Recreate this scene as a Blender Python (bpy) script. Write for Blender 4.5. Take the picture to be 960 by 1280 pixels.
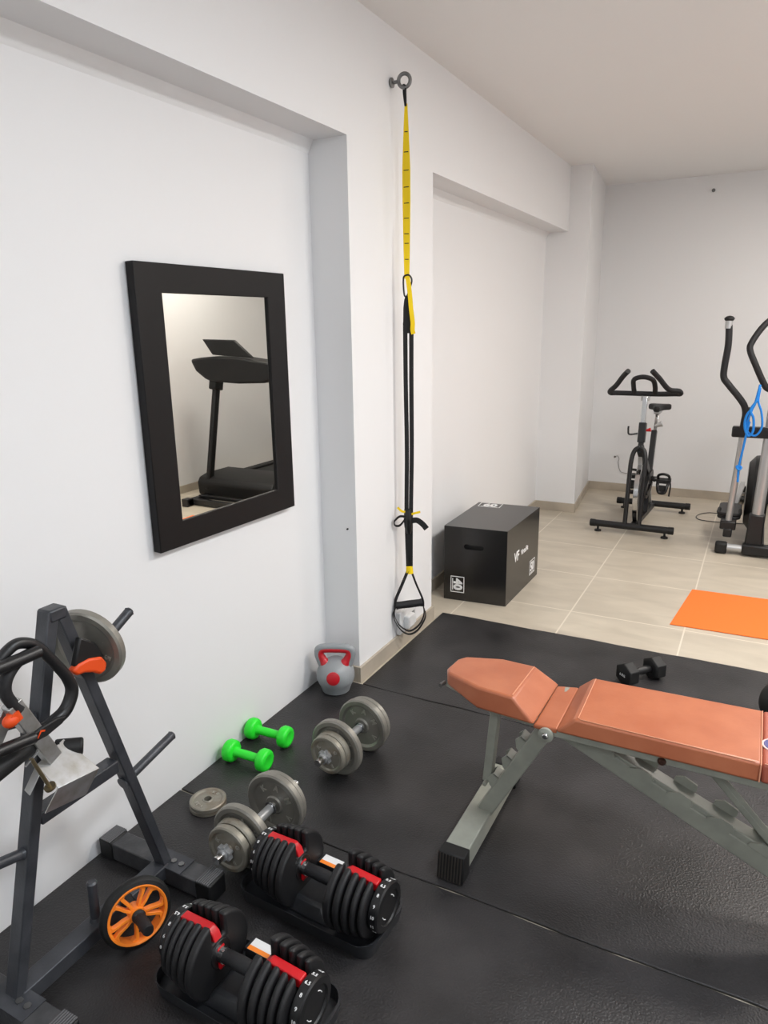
import bpy, bmesh, math, random
from mathutils import Vector as V, Matrix, Quaternion
random.seed(4)
PI = math.pi
scn = bpy.context.scene
COL = scn.collection
for o in list(bpy.data.objects): bpy.data.objects.remove(o)

# ------------------------------------------------------------------ camera
def rot_basis(yaw, pitch, roll):
    f = V((-math.sin(yaw)*math.cos(pitch), math.cos(yaw)*math.cos(pitch), -math.sin(pitch)))
    r0 = V((math.cos(yaw), math.sin(yaw), 0)); u0 = r0.cross(f)
    return r0*math.cos(roll)+u0*math.sin(roll), -r0*math.sin(roll)+u0*math.cos(roll), f
cd = bpy.data.cameras.new('camera'); cam = bpy.data.objects.new('camera', cd); COL.objects.link(cam)
r_, u_, f_ = rot_basis(.4885, .2575, -.0142)
cam.matrix_world = Matrix(((r_.x, u_.x, -f_.x, 0), (r_.y, u_.y, -f_.y, 0), (r_.z, u_.z, -f_.z, 1.55), (0, 0, 0, 1)))
cd.sensor_fit = 'VERTICAL'; cd.sensor_height = 24; cd.lens = 24*886/1280
cd.clip_start = .02
scn.camera = cam

# ------------------------------------------------------------------ light
w = bpy.data.worlds.new('world'); scn.world = w; w.use_nodes = True
w.node_tree.nodes['Background'].inputs[0].default_value = (.75, .85, 1, 1)
w.node_tree.nodes['Background'].inputs[1].default_value = .3
scn.view_settings.view_transform = 'Standard'; scn.view_settings.look = 'None'
scn.view_settings.gamma = 1; scn.view_settings.use_curve_mapping = False
scn.view_settings.exposure = .14
# ceiling panels: (x, y, size x, size y, watts, colour)
PANELS = [(.80, 1.35, .6, .6, 37, (.87, .935, 1.0)),
          (.75, -1.3, .6, .6, 14, (.90, .95, 1.0)),
          (-.75, -1.0, .6, .6, 7, (.90, .95, 1.0)),
          (.85, 2.9, .6, .6, 46, (1.0, .955, .89)),
          (.85, 5.0, .6, .6, 30, (1.0, .93, .86))]
for i, (x, y, sx, sy, wt, c) in enumerate(PANELS):
    ld = bpy.data.lights.new('panel_light', 'AREA'); ld.shape = 'RECTANGLE'; ld.size = sx-.04; ld.size_y = sy-.04
    ld.energy = wt; ld.color = c
    lo = bpy.data.objects.new('panel_light', ld); COL.objects.link(lo); lo.location = (x, y, 2.672)

# ------------------------------------------------------------------ materials
def lin(h):
    h = h.lstrip('#'); o = []
    for i in (0, 2, 4):
        c = int(h[i:i+2], 16)/255
        o.append(c/12.92 if c <= .04045 else ((c+.055)/1.055)**2.4)
    return (*o, 1)
MATS = {}
def mat(name, col, rough=.5, metal=0, bump=0, bscale=60, var=0, vscale=6, col2=None, spec=.5, emit=None, coat=0, bdist=.002, vdetail=4, vlo=.35, vhi=.7, rvar=0):
    if name in MATS: return MATS[name]
    m = bpy.data.materials.new(name); m.use_nodes = True; nt = m.node_tree; b = nt.nodes['Principled BSDF']
    b.inputs['Base Color'].default_value = lin(col); b.inputs['Roughness'].default_value = rough
    b.inputs['Metallic'].default_value = metal; b.inputs['Specular IOR Level'].default_value = spec
    if coat: b.inputs['Coat Weight'].default_value = coat; b.inputs['Coat Roughness'].default_value = .15
    tc = nt.nodes.new('ShaderNodeTexCoord')
    if col2:
        n = nt.nodes.new('ShaderNodeTexNoise'); n.inputs['Scale'].default_value = vscale; n.inputs['Detail'].default_value = vdetail
        nt.links.new(tc.outputs['Object'], n.inputs['Vector'])
        r = nt.nodes.new('ShaderNodeValToRGB'); r.color_ramp.elements[0].position = vlo; r.color_ramp.elements[1].position = vhi
        r.color_ramp.elements[0].color = lin(col); r.color_ramp.elements[1].color = lin(col2)
        nt.links.new(n.outputs['Fac'], r.inputs['Fac']); nt.links.new(r.outputs['Color'], b.inputs['Base Color'])
        if rvar:
            mr = nt.nodes.new('ShaderNodeMapRange'); mr.inputs['To Min'].default_value = rough-rvar; mr.inputs['To Max'].default_value = rough+rvar
            nt.links.new(n.outputs['Fac'], mr.inputs['Value']); nt.links.new(mr.outputs['Result'], b.inputs['Roughness'])
    if bump:
        n = nt.nodes.new('ShaderNodeTexNoise'); n.inputs['Scale'].default_value = bscale; n.inputs['Detail'].default_value = 3
        nt.links.new(tc.outputs['Object'], n.inputs['Vector'])
        bp = nt.nodes.new('ShaderNodeBump'); bp.inputs['Strength'].default_value = bump; bp.inputs['Distance'].default_value = bdist
        nt.links.new(n.outputs['Fac'], bp.inputs['Height']); nt.links.new(bp.outputs['Normal'], b.inputs['Normal'])
    if emit:
        b.inputs['Emission Color'].default_value = (*emit[:3], 1); b.inputs['Emission Strength'].default_value = emit[3]
    MATS[name] = m; return m
WALL = mat('white_wall_paint', '#e6e6e7', .55, bump=.12, bscale=14, bdist=.004)
CEIL = mat('ceiling_paint', '#f0efee', .8, bump=.1, bscale=8, bdist=.004)
BLK = mat('black_powder_coat', '#131315', .38, bump=.1, bscale=200)
PLAS = mat('black_plastic', '#101012', .42)
PLASM = mat('matt_black_plastic', '#151517', .55, bump=.1, bscale=300)
RUB = mat('black_rubber', '#0c0c0d', .6, bump=.15, bscale=250)
FOAM = mat('black_foam_grip', '#17171a', .62, bump=.3, bscale=260)
IRON = mat('grey_hammered_iron', '#7c7972', .38, .4, bump=.5, bscale=55, col2='#96938a', vscale=9, rvar=.08)
RUST = mat('worn_iron', '#8b877c', .42, .35, bump=.45, bscale=70, col2='#75634f', vscale=25, vlo=.5, vhi=.8)
LET = mat('raised_iron_lettering', '#a9a59b', .35, .4)
CHR = mat('chrome', '#c9c9c9', .16, 1)
SILV = mat('silver_paint', '#b9babb', .32, .6)
ALU = mat('scratched_aluminium', '#c2c3c4', .36, .85, bump=.15, bscale=120, col2='#a6a39c', vscale=30)
RACK = mat('dark_grey_rack_steel', '#34363b', .4, .2, bump=.25, bscale=160, col2='#44464b', vscale=14)
RACKF = mat('scuffed_rack_foot', '#303134', .42, .1, bump=.4, bscale=120, col2='#48484a', vscale=22)
GFR = mat('grey_green_bench_paint', '#8d8f85', .36, .0, bump=.15, bscale=180, col2='#9a9c91', vscale=16)
VIN = mat('tan_red_vinyl', '#a55c3d', .38, bump=.22, bscale=220, col2='#b26a49', vscale=10, bdist=.001)
VIND = mat('darker_red_vinyl', '#a0533f', .45, bump=.22, bscale=220, bdist=.001)
SEAM = mat('vinyl_piping', '#c98a6c', .45)
GREEN = mat('bright_green_vinyl', '#2ce534', .34)
RED = mat('red_plastic', '#c4121c', .35)
KGREY = mat('grey_kettlebell_vinyl', '#8d9194', .42)
KRED = mat('red_kettlebell_vinyl', '#b81624', .38)
ORG = mat('orange_plastic', '#fb8a2a', .38)
ORG2 = mat('orange_end_rubber', '#dd4a12', .5)
YEL = mat('yellow_webbing', '#f2cf00', .7, bump=.3, bscale=500)
WEB = mat('black_webbing', '#0d0d0f', .75, bump=.3, bscale=500)
WHT = mat('white_print', '#e8e8e8', .6)
WPL = mat('white_plastic', '#dedede', .4)
BLUE = mat('blue_rope', '#1380d8', .7, bump=.4, bscale=300)
PBOX = mat('black_coated_plywood', '#111011', .25, bump=.02, bscale=90, spec=.8)
TRAY = mat('dark_grey_tray_plastic', '#232427', .4, bump=.1, bscale=250)
OMAT = mat('orange_foam_mat', '#f07428', .75, bump=.3, bscale=400)
GALV = mat('galvanised_steel', '#7f7f7f', .35, .9)
BRASS = mat('worn_brass_steel', '#8f8266', .35, .9)
MFR = mat('black_brown_mirror_frame', '#121011', .5, bump=.05, bscale=60, spec=.25)

def rubber_floor():
    m = bpy.data.materials.new('black_rubber_matting'); m.use_nodes = True; nt = m.node_tree; b = nt.nodes['Principled BSDF']
    tc = nt.nodes.new('ShaderNodeTexCoord')
    n = nt.nodes.new('ShaderNodeTexNoise'); n.inputs['Scale'].default_value = 4.5; n.inputs['Detail'].default_value = 8
    nt.links.new(tc.outputs['Object'], n.inputs['Vector'])
    r = nt.nodes.new('ShaderNodeValToRGB'); r.color_ramp.elements[0].position = .35; r.color_ramp.elements[1].position = .7
    r.color_ramp.elements[0].color = lin('#1d1c1d'); r.color_ramp.elements[1].color = lin('#333132')
    nt.links.new(n.outputs['Fac'], r.inputs['Fac']); nt.links.new(r.outputs['Color'], b.inputs['Base Color'])
    mr = nt.nodes.new('ShaderNodeMapRange'); mr.inputs['To Min'].default_value = .36; mr.inputs['To Max'].default_value = .52
    nt.links.new(n.outputs['Fac'], mr.inputs['Value']); nt.links.new(mr.outputs['Result'], b.inputs['Roughness'])
    v = nt.nodes.new('ShaderNodeTexVoronoi'); v.inputs['Scale'].default_value = 190; v.feature = 'SMOOTH_F1'
    nt.links.new(tc.outputs['Object'], v.inputs['Vector'])
    bp = nt.nodes.new('ShaderNodeBump'); bp.inputs['Strength'].default_value = .75; bp.inputs['Distance'].default_value = .0016
    nt.links.new(v.outputs['Distance'], bp.inputs['Height']); nt.links.new(bp.outputs['Normal'], b.inputs['Normal'])
    return m
def tiles(name, c1, c2, grout, sx, sy, ox, oy):
    m = bpy.data.materials.new(name); m.use_nodes = True; nt = m.node_tree; b = nt.nodes['Principled BSDF']
    tc = nt.nodes.new('ShaderNodeTexCoord'); mp = nt.nodes.new('ShaderNodeMapping')
    mp.inputs['Location'].default_value = (ox, oy, 0); nt.links.new(tc.outputs['Object'], mp.inputs['Vector'])
    br = nt.nodes.new('ShaderNodeTexBrick'); br.offset = 0; br.squash = 1
    br.inputs['Scale'].default_value = 1; br.inputs['Brick Width'].default_value = sx; br.inputs['Row Height'].default_value = sy
    br.inputs['Mortar Size'].default_value = .0042; br.inputs['Mortar Smooth'].default_value = .1; br.inputs['Bias'].default_value = 0
    br.inputs['Color1'].default_value = (0, 0, 0, 1); br.inputs['Color2'].default_value = (.12, .12, .12, 1); br.inputs['Mortar'].default_value = (1, 1, 1, 1)
    nt.links.new(mp.outputs['Vector'], br.inputs['Vector'])
    n = nt.nodes.new('ShaderNodeTexNoise'); n.inputs['Scale'].default_value = 3.2; n.inputs['Detail'].default_value = 8; n.inputs['Distortion'].default_value = .6
    n2 = nt.nodes.new('ShaderNodeMapping'); n2.inputs['Scale'].default_value = (1, 2.6, 1); nt.links.new(tc.outputs['Object'], n2.inputs['Vector'])
    nt.links.new(n2.outputs['Vector'], n.inputs['Vector'])
    r = nt.nodes.new('ShaderNodeValToRGB'); r.color_ramp.elements[0].position = .3; r.color_ramp.elements[1].position = .72
    r.color_ramp.elements[0].color = lin(c1); r.color_ramp.elements[1].color = lin(c2)
    nt.links.new(n.outputs['Fac'], r.inputs['Fac'])
    mx = nt.nodes.new('ShaderNodeMix'); mx.data_type = 'RGBA'
    nt.links.new(br.outputs['Fac'], mx.inputs['Factor']); nt.links.new(r.outputs['Color'], mx.inputs[6]); mx.inputs[7].default_value = lin(grout)
    nt.links.new(mx.outputs[2], b.inputs['Base Color'])
    b.inputs['Roughness'].default_value = .38
    bp = nt.nodes.new('ShaderNodeBump'); bp.inputs['Strength'].default_value = .3; bp.inputs['Distance'].default_value = .002; bp.invert = True
    nt.links.new(br.outputs['Fac'], bp.inputs['Height']); nt.links.new(bp.outputs['Normal'], b.inputs['Normal'])
    return m
RMAT = rubber_floor()
TILE = tiles('beige_stone_tiles', '#b4aa9a', '#c6bcab', '#d8cfbf', .585, .62, .81+.585*6, -3.10+.62*10)
BASE = mat('beige_tile_skirting', '#a89e90', .4, col2='#bbb0a0', vscale=5)
MIR = mat('mirror_glass', '#e6e6e0', .01, 1)

# ------------------------------------------------------------------ mesh helpers
def B(): return bmesh.new()
def xf(bm, vs, M): bmesh.ops.transform(bm, matrix=M, verts=vs)
def box(bm, x0, y0, z0, x1, y1, z1, M=None):
    vs = [bm.verts.new((x, y, z)) for x in (x0, x1) for y in (y0, y1) for z in (z0, z1)]
    for f in ((0,1,3,2), (4,6,7,5), (0,4,5,1), (2,3,7,6), (0,2,6,4), (1,5,7,3)): bm.faces.new([vs[i] for i in f])
    if M: xf(bm, vs, M)
    return vs
def hexa(bm, pts):   # 8 pts: bottom 4 then top 4 in order
    vs = [bm.verts.new(p) for p in pts]; n = len(pts)//2
    bm.faces.new(vs[:n][::-1]); bm.faces.new(vs[n:])
    for i in range(n): bm.faces.new([vs[i], vs[(i+1) % n], vs[n+(i+1) % n], vs[n+i]])
    return vs
def frame(d):
    d = V(d).normalized(); a = V((0, 0, 1)) if abs(d.z) < .92 else V((0, 1, 0))
    u = d.cross(a).normalized(); return u, d.cross(u).normalized()*-1
def cyl(bm, a, b, r, r2=None, n=20, caps=True):
    a, b = V(a), V(b); r2 = r if r2 is None else r2; u, v = frame(b-a)
    A = [bm.verts.new(a+(u*math.cos(t)+v*math.sin(t))*r) for t in [2*PI*i/n for i in range(n)]]
    C_ = [bm.verts.new(b+(u*math.cos(t)+v*math.sin(t))*r2) for t in [2*PI*i/n for i in range(n)]]
    for i in range(n): bm.faces.new([A[i], A[(i+1) % n], C_[(i+1) % n], C_[i]])
    if caps: bm.faces.new(A[::-1]); bm.faces.new(C_)
def bar(bm, a, b, w, h, side=None, w2=None, h2=None):
    """rectangular tube a->b ; w along 'side', h along the other"""
    a, b = V(a), V(b); d = (b-a).normalized(); s = V(side or (0, 1, 0)); s = (s-d*s.dot(d)).normalized(); t = d.cross(s)
    w2 = w2 or w; h2 = h2 or h
    P = [a+s*w/2*i+t*h/2*j for i, j in ((-1,-1), (1,-1), (1,1), (-1,1))]+[b+s*w2/2*i+t*h2/2*j for i, j in ((-1,-1), (1,-1), (1,1), (-1,1))]
    hexa(bm, P)
def smooth_path(pts, k=6, closed=False):
    pts = [V(p) for p in pts]; n = len(pts); out = []
    for i in range(n if closed else n-1):
        p0 = pts[(i-1) % n] if closed or i > 0 else pts[0]*2-pts[1]; p1 = pts[i]; p2 = pts[(i+1) % n]
        p3 = pts[(i+2) % n] if closed or i+2 < n else p2*2-p1
        for j in range(k):
            t = j/k
            out.append(.5*((2*p1)+(p2-p0)*t+(2*p0-5*p1+4*p2-p3)*t*t+(3*p1-p0-3*p2+p3)*t**3))
    if not closed: out.append(pts[-1])
    return out
def tube(bm, pts, r, n=12, closed=False, sm=6, flat=None, side=None):
    """swept tube; r number or list over input; flat=(w,t) makes a ribbon section"""
    P = smooth_path(pts, sm, closed) if sm else [V(p) for p in pts]
    N = len(P); rs = r if isinstance(r, (list, tuple)) else None
    prev = None; rings = []
    for i, p in enumerate(P):
        if closed: d = P[(i+1) % N]-P[i-1]
        else: d = P[min(i+1, N-1)]-P[max(i-1, 0)]
        d.normalize()
        if side is not None: u = V(side); u = (u-d*u.dot(d)).normalized()
        elif prev is None: u = frame(d)[0]
        else: u = (prev-d*prev.dot(d)).normalized()
        prev = u; v = d.cross(u)
        if rs:
            q = i/(N-1)*(len(rs)-1); a = min(int(q), len(rs)-2); rr = rs[a]+(rs[a+1]-rs[a])*(q-a)
        else: rr = r
        if flat: ring = [bm.verts.new(p+u*flat[0]/2*a+v*flat[1]/2*b) for a, b in ((-1,-1), (1,-1), (1,1), (-1,1))]
        else: ring = [bm.verts.new(p+(u*math.cos(2*PI*j/n)+v*math.sin(2*PI*j/n))*rr) for j in range(n)]
        rings.append(ring)
    m = len(rings[0])
    for i in range(N if closed else N-1):
        a, b = rings[i], rings[(i+1) % N]
        for j in range(m): bm.faces.new([a[j], a[(j+1) % m], b[(j+1) % m], b[j]])
    if not closed: bm.faces.new(rings[0][::-1]); bm.faces.new(rings[-1])
def lathe(bm, prof, c, ax, n=40, close=False):
    """prof list of (radius, distance along axis)"""
    c = V(c); ax = V(ax).normalized(); u, v = frame(ax); rings = []
    for r, h in prof:
        if r < 1e-6: rings.append([bm.verts.new(c+ax*h)])
        else: rings.append([bm.verts.new(c+ax*h+(u*math.cos(2*PI*j/n)+v*math.sin(2*PI*j/n))*r) for j in range(n)])
    L = len(rings)
    for i in range(L if close else L-1):
        a, b = rings[i], rings[(i+1) % L]
        for j in range(n):
            k = (j+1) % n
            if len(a) == 1 and len(b) == 1: continue
            if len(a) == 1: bm.faces.new([a[0], b[k], b[j]])
            elif len(b) == 1: bm.faces.new([a[j], a[k], b[0]])
            else: bm.faces.new([a[j], a[k], b[k], b[j]])
def prism(bm, poly, o, u, v, d):
    """polygon (list of 2d) at origin o in plane u,v extruded by vector d"""
    o, u, v, d = V(o), V(u), V(v), V(d)
    P = [o+u*a+v*b for a, b in poly]
    return hexa(bm, P+[p+d for p in P])
def sph(bm, c, r, s=(1, 1, 1), n=24):
    prof = [(0 if i in (0, n//2) else r*math.sin(2*PI*i/n), -r*math.cos(2*PI*i/n)) for i in range(n//2+1)]
    k = len(bm.verts); lathe(bm, prof, (0, 0, 0), (0, 0, 1), n)
    bm.verts.ensure_lookup_table(); xf(bm, bm.verts[k:], Matrix.Translation(V(c)) @ Matrix.Diagonal((*s, 1)))
def rrect(w, h, r, n=5, cx=0, cy=0):
    out = []
    for sx, sy, a0 in ((1, 1, 0), (-1, 1, 90), (-1, -1, 180), (1, -1, 270)):
        for i in range(n+1):
            a = math.radians(a0+90*i/n); out.append((cx+sx*(w/2-r)+r*math.cos(a), cy+sy*(h/2-r)+r*math.sin(a)))
    return out

OFF = {}
def obj(name, bm, m, parent=None, bevel=0, smooth=35, label=None, segs=2, sub=0):
    bmesh.ops.recalc_face_normals(bm, faces=bm.faces)
    if parent is not None:
        off = OFF.get(parent.name, V((0, 0, 0)))
        bmesh.ops.translate(bm, vec=-off, verts=bm.verts)
    me = bpy.data.meshes.new(name)
    for f in bm.faces: f.smooth = True
    for e in bm.edges:
        if len(e.link_faces) == 2 and e.calc_face_angle(0) > math.radians(smooth): e.smooth = False
    bm.to_mesh(me); bm.free()
    o = bpy.data.objects.new(name, me); COL.objects.link(o); me.materials.append(m)
    if parent is not None: o.parent = parent; OFF[o.name] = OFF.get(parent.name, V((0, 0, 0)))
    if bevel:
        md = o.modifiers.new('bevel', 'BEVEL'); md.width = bevel; md.segments = segs; md.limit_method = 'ANGLE'; md.angle_limit = math.radians(35)
    if sub:
        md = o.modifiers.new('subdivision', 'SUBSURF'); md.levels = sub; md.render_levels = sub
    if label: o['label'] = label
    return o
def thing(name, label, cat, loc=(0, 0, 0), rotz=0, group=None, world=False):
    """Empty at the thing's base. world=True: its parts are given in room coordinates"""
    o = bpy.data.objects.new(name, None); COL.objects.link(o); o.empty_display_size = .05
    o.location = loc; o.rotation_euler = (0, 0, rotz); o['label'] = label; o['category'] = cat
    if group: o['group'] = group
    OFF[o.name] = V(loc) if world else V((0, 0, 0))
    return o
def tag(o, label, cat, group=None, kind=None):
    o['label'] = label; o['category'] = cat
    if group: o['group'] = group
    if kind: o['kind'] = kind
    return o
def struct(name, bm, m, bevel=0, label=None):
    o = obj(name, bm, m, None, bevel); o['kind'] = 'structure'
    if label: o['label'] = label
    return o
def dup(root, loc, rotz, label, group=None):
    def cp(o, par):
        c = o.copy(); COL.objects.link(c); c.parent = par
        for ch in [k for k in bpy.data.objects if k.parent == o and k != c]: cp(ch, c)
        return c
    kids = [k for k in bpy.data.objects if k.parent == root]
    r = root.copy(); COL.objects.link(r); r.location = loc; r.rotation_euler = (0, 0, rotz); r['label'] = label
    if group: r['group'] = group
    for k in kids: cp(k, r)
    return r
def text_bm(s, size, M, thick=.0006, bold=0):
    cu = bpy.data.curves.new('lettering', 'FONT'); cu.body = s; cu.size = size; cu.align_x = 'CENTER'; cu.align_y = 'CENTER'
    cu.extrude = thick; cu.offset = bold; cu.resolution_u = 3
    o = bpy.data.objects.new('lettering', cu); COL.objects.link(o)
    dg = bpy.context.evaluated_depsgraph_get(); me = bpy.data.meshes.new_from_object(o.evaluated_get(dg))
    bm = B(); bm.from_mesh(me); bpy.data.objects.remove(o); bpy.data.curves.remove(cu); bpy.data.meshes.remove(me)
    xf(bm, bm.verts, M); return bm
def add_bm(dst, src):
    me = bpy.data.meshes.new('tmp'); src.to_mesh(me); src.free(); dst.from_mesh(me); bpy.data.meshes.remove(me)
def basis(o, x, y):
    x, y = V(x).normalized(), V(y).normalized(); z = x.cross(y)
    return Matrix(((x.x, y.x, z.x, o[0]), (x.y, y.y, z.y, o[1]), (x.z, y.z, z.z, o[2]), (0, 0, 0, 1)))

# ------------------------------------------------------------------ the room
XR, YB, YF, ZC = 1.66, 6.83, -2.6, 2.70
XA, XP = -1.635, -1.463         # alcove wall, pier face
b = B(); box(b, -1.9, YF-.1, -.1, XR+.1, YB+.1, 0); struct('floor', b, TILE)
b = B(); box(b, -1.9, YF-.1, ZC, XR+.1, YB+.1, ZC+.1); struct('ceiling', b, CEIL)
b = B()
box(b, -1.9, YF, 0, XA, 5.9, ZC)                        # back of the niches
box(b, XA, 2.50, 0, XP, 3.285, 2.235)                    # pier
box(b, XA, YF, 2.235, XP, 5.9, ZC)                       # beam
for y0, y1 in ((YF, 2.50), (3.285, 5.88)):                # plaster cove under the beam
    hexa(b, [(XA-.01, y0, 2.19), (XA+.0005, y0, 2.19), (XA+.026, y0, 2.2355), (XA-.01, y0, 2.2355), (XA-.01, y1, 2.19), (XA+.0005, y1, 2.19), (XA+.026, y1, 2.2355), (XA-.01, y1, 2.2355)])
struct('wall_left', b, WALL)
b = B(); hexa(b, [(-1.9, 5.86, 0), (-1.30, 5.86, 0), (-1.395, YB, 0), (-1.9, YB, 0), (-1.9, 5.86, ZC), (-1.30, 5.86, ZC), (-1.395, YB, ZC), (-1.9, YB, ZC)])
struct('wall_left_pillar', b, WALL)
b = B(); box(b, -1.9, YB, 0, XR, YB+.1, ZC); struct('wall_back', b, WALL)
b = B(); box(b, XR, YF, 0, XR+.1, YB, ZC); struct('wall_right', b, WALL)
b = B(); box(b, -1.9, YF-.1, 0, XR, YF, ZC); struct('wall_front', b, WALL)
# skirting
bh = .075
b = B(); box(b, XP, 2.488, 0, XP+.012, 3.297, bh); box(b, XA, 2.488, 0, XP, 2.50, bh); box(b, XA, 3.285, 0, XP, 3.297, bh); struct('baseboard_pier', b, BASE, .002)
b = B(); box(b, XA, 3.297, 0, XA+.012, 5.86, bh); struct('baseboard_left', b, BASE, .002)
b = B(); box(b, XA+.012, 5.848, 0, -1.292, 5.86, bh)
hexa(b, [(-1.30, 5.86, 0), (-1.288, 5.848, 0), (-1.383, 6.818, 0), (-1.395, 6.818, 0), (-1.30, 5.86, bh), (-1.288, 5.848, bh), (-1.383, 6.818, bh), (-1.395, 6.818, bh)])
struct('baseboard_pillar', b, BASE, .002)
b = B(); box(b, -1.395, YB-.012, 0, XR, YB, bh); struct('baseboard_back', b, BASE, .002)
b = B(); box(b, XR-.012, YF, 0, XR, YB-.012, bh); struct('baseboard_right', b, BASE, .002)

# ceiling panels
PF = mat('white_panel_frame', '#e8e8e8', .5)
for i, (x, y, sx, sy, wt, c) in enumerate(PANELS):
    where = ['over the bench', 'behind the camera on the right', 'behind the camera on the left', 'over the middle of the room', 'over the treadmill'][i]
    t = thing('ceiling_light', 'white square ceiling light panel '+where, 'ceiling light', (x, y, 2.675), world=True, group='square ceiling light panels')
    b = B()
    for x0, y0, x1, y1 in ((-sx/2, -sy/2, sx/2, -sy/2+.02), (-sx/2, sy/2-.02, sx/2, sy/2), (-sx/2, -sy/2+.02, -sx/2+.02, sy/2-.02), (sx/2-.02, -sy/2+.02, sx/2, sy/2-.02)):
        box(b, x+x0, y+y0, 2.668, x+x1, y+y1, ZC)
    obj('frame', b, PF, t)
    b = B(); box(b, x-sx/2+.02, y-sy/2+.02, 2.676, x+sx/2-.02, y+sy/2-.02, 2.69)
    obj('diffuser', b, mat('light_diffuser_%d' % (i > 2), '#ffffff', .5, emit=(*c, 4)), t)

# ------------------------------------------------------------------ rubber mats
def rubber_mat(x0, y0, x1, y1, label, wob=0):
    b = B(); nx = 40; pts = []
    rnd = random.Random(y0)
    ph = rnd.random()*6
    edge = lambda t, s: .0025*math.sin(9*t+ph+s)+.0015*math.sin(23*t+s)
    top = [(x0+(x1-x0)*i/nx, y0+edge(i/nx*3, 1)) for i in range(nx+1)]
    bot = [(x0+(x1-x0)*i/nx, y1+edge(i/nx*3, 4)) for i in range(nx, -1, -1)]
    P = top+bot
    n = len(P)
    vs = hexa(b, [(p[0], p[1], 0.0002) for p in P]+[(p[0], p[1], .008) for p in P])
    o = obj('rubber_floor_mat', b, RMAT, None, bevel=.002)
    tag(o, label, 'floor mat', 'black rubber floor mats laid edge to edge')
rubber_mat(-1.435, 2.474, 1.05, 3.378, 'black rubber floor mat nearest the beige tiles, under the hex dumbbell')
rubber_mat(-1.633, 1.548, 1.05, 2.468, 'black rubber floor mat under the bench and the kettlebell')
rubber_mat(-1.633, .622, 1.05, 1.542, 'black rubber floor mat under the weight rack and orange wheel')
rubber_mat(-1.633, -.304, 1.05, .616, 'black rubber floor mat nearest the camera, below the rack foot')
ZM = .008

# ------------------------------------------------------------------ mirror
t = thing('wall_mirror', 'rectangular wall mirror in a wide black frame reflecting a treadmill', 'mirror', (XA, 1.9, .86), world=True)
mo = [(1.529, .872), (2.255, .858), (2.254, 1.739), (1.529, 1.736)]; mi = [(1.636, .952), (2.150, .946), (2.148, 1.652), (1.634, 1.652)]
b = B()
fo = [b.verts.new((-1.600, y, z)) for y, z in mo]; fi = [b.verts.new((-1.600, y, z)) for y, z in mi]
fo2 = [b.verts.new((XA+.001, y+(.004 if y < 1.9 else -.004), z)) for y, z in mo]; fi2 = [b.verts.new((-1.615, y, z)) for y, z in mi]
for i in range(4):
    j = (i+1) % 4
    b.faces.new([fo[i], fo[j], fi[j], fi[i]]); b.faces.new([fo[i], fo2[i], fo2[j], fo[j]]); b.faces.new([fi[i], fi[j], fi2[j], fi2[i]]); b.faces.new([fo2[i], fi2[i], fi2[j], fo2[j]])
obj('mirror_frame', b, MFR, t, bevel=.003)
b = B(); hexa(b, [(-1.614, y, z) for y, z in ((1.628, .944), (2.158, .938), (2.156, 1.658), (1.628, 1.658))]+[(-1.609, y, z) for y, z in ((1.628, .944), (2.158, .938), (2.156, 1.658), (1.628, 1.658))])
obj('glass', b, MIR, t)

# ------------------------------------------------------------------ suspension trainer and its wall anchor
t = thing('wall_anchor', 'grey steel ring eye bolt fixed high on the white pier', 'wall anchor', (XP, 2.86, 2.49), world=True)
RY = 2.862
b = B(); lathe(b, [(0, 0), (.017, 0), (.019, .003), (.019, .009), (.012, .013), (.0, .013)], (XP, 2.862, 2.497), (1, 0, 0)); obj('base_plate', b, GALV, t)
b = B(); cyl(b, (XP+.01, 2.862, 2.497), (XP+.04, 2.862, 2.497), .007); obj('bolt', b, GALV, t)
b = B(); tube(b, [(XP+.062+.023*math.cos(a), 2.862+.006*math.cos(a), 2.497+.025*math.sin(a)) for a in [2*PI*i/12 for i in range(12)]], .0075, 10, True, 3); obj('ring', b, GALV, t)
t = thing('suspension_trainer', 'yellow and black suspension trainer straps hanging from the wall ring', 'suspension trainer', (-1.388, 2.874, .1), world=True)
DV, NV = V((.883, .469, 0)), V((.469, -.883, 0))
def P_(a, z, f=0): return V((-1.388, 2.874, z))+DV*a+NV*f
b = B(); tube(b, [P_(-.022, 2.482), P_(-.014, 2.476, .008), P_(-.013, 2.45, .004), P_(-.012, 2.405)], .0045, 8); tube(b, [P_(-.020, 2.478), P_(-.019, 2.45, -.003), P_(-.013, 2.405)], .0045, 8)
obj('anchor_cord', b, WEB, t)
def swid(z): return .012+.024*min(1, max(0, (2.41-z)/.24)) if z > 2.15 else .036-.014*min(1, max(0, (2.05-z)/.3))
b = B(); rows = []
for k in range(41):
    z = 2.415-(2.415-1.742)*k/40; wd = swid(z); tw = .5*math.sin((2.415-z)*5)
    q = DV*math.cos(tw)+NV*math.sin(tw); n_ = NV*math.cos(tw)-DV*math.sin(tw)
    rows.append([b.verts.new(P_(-.011, z)+q*wd/2*i+n_*.0011*j) for i, j in ((-1,-1), (1,-1), (1,1), (-1,1))])
for A_, C_ in zip(rows, rows[1:]):
    for k in range(4): b.faces.new([A_[k], A_[(k+1) % 4], C_[(k+1) % 4], C_[k]])
b.faces.new(rows[0]); b.faces.new(rows[-1][::-1])
ms = obj('main_strap', b, YEL, t)
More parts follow.
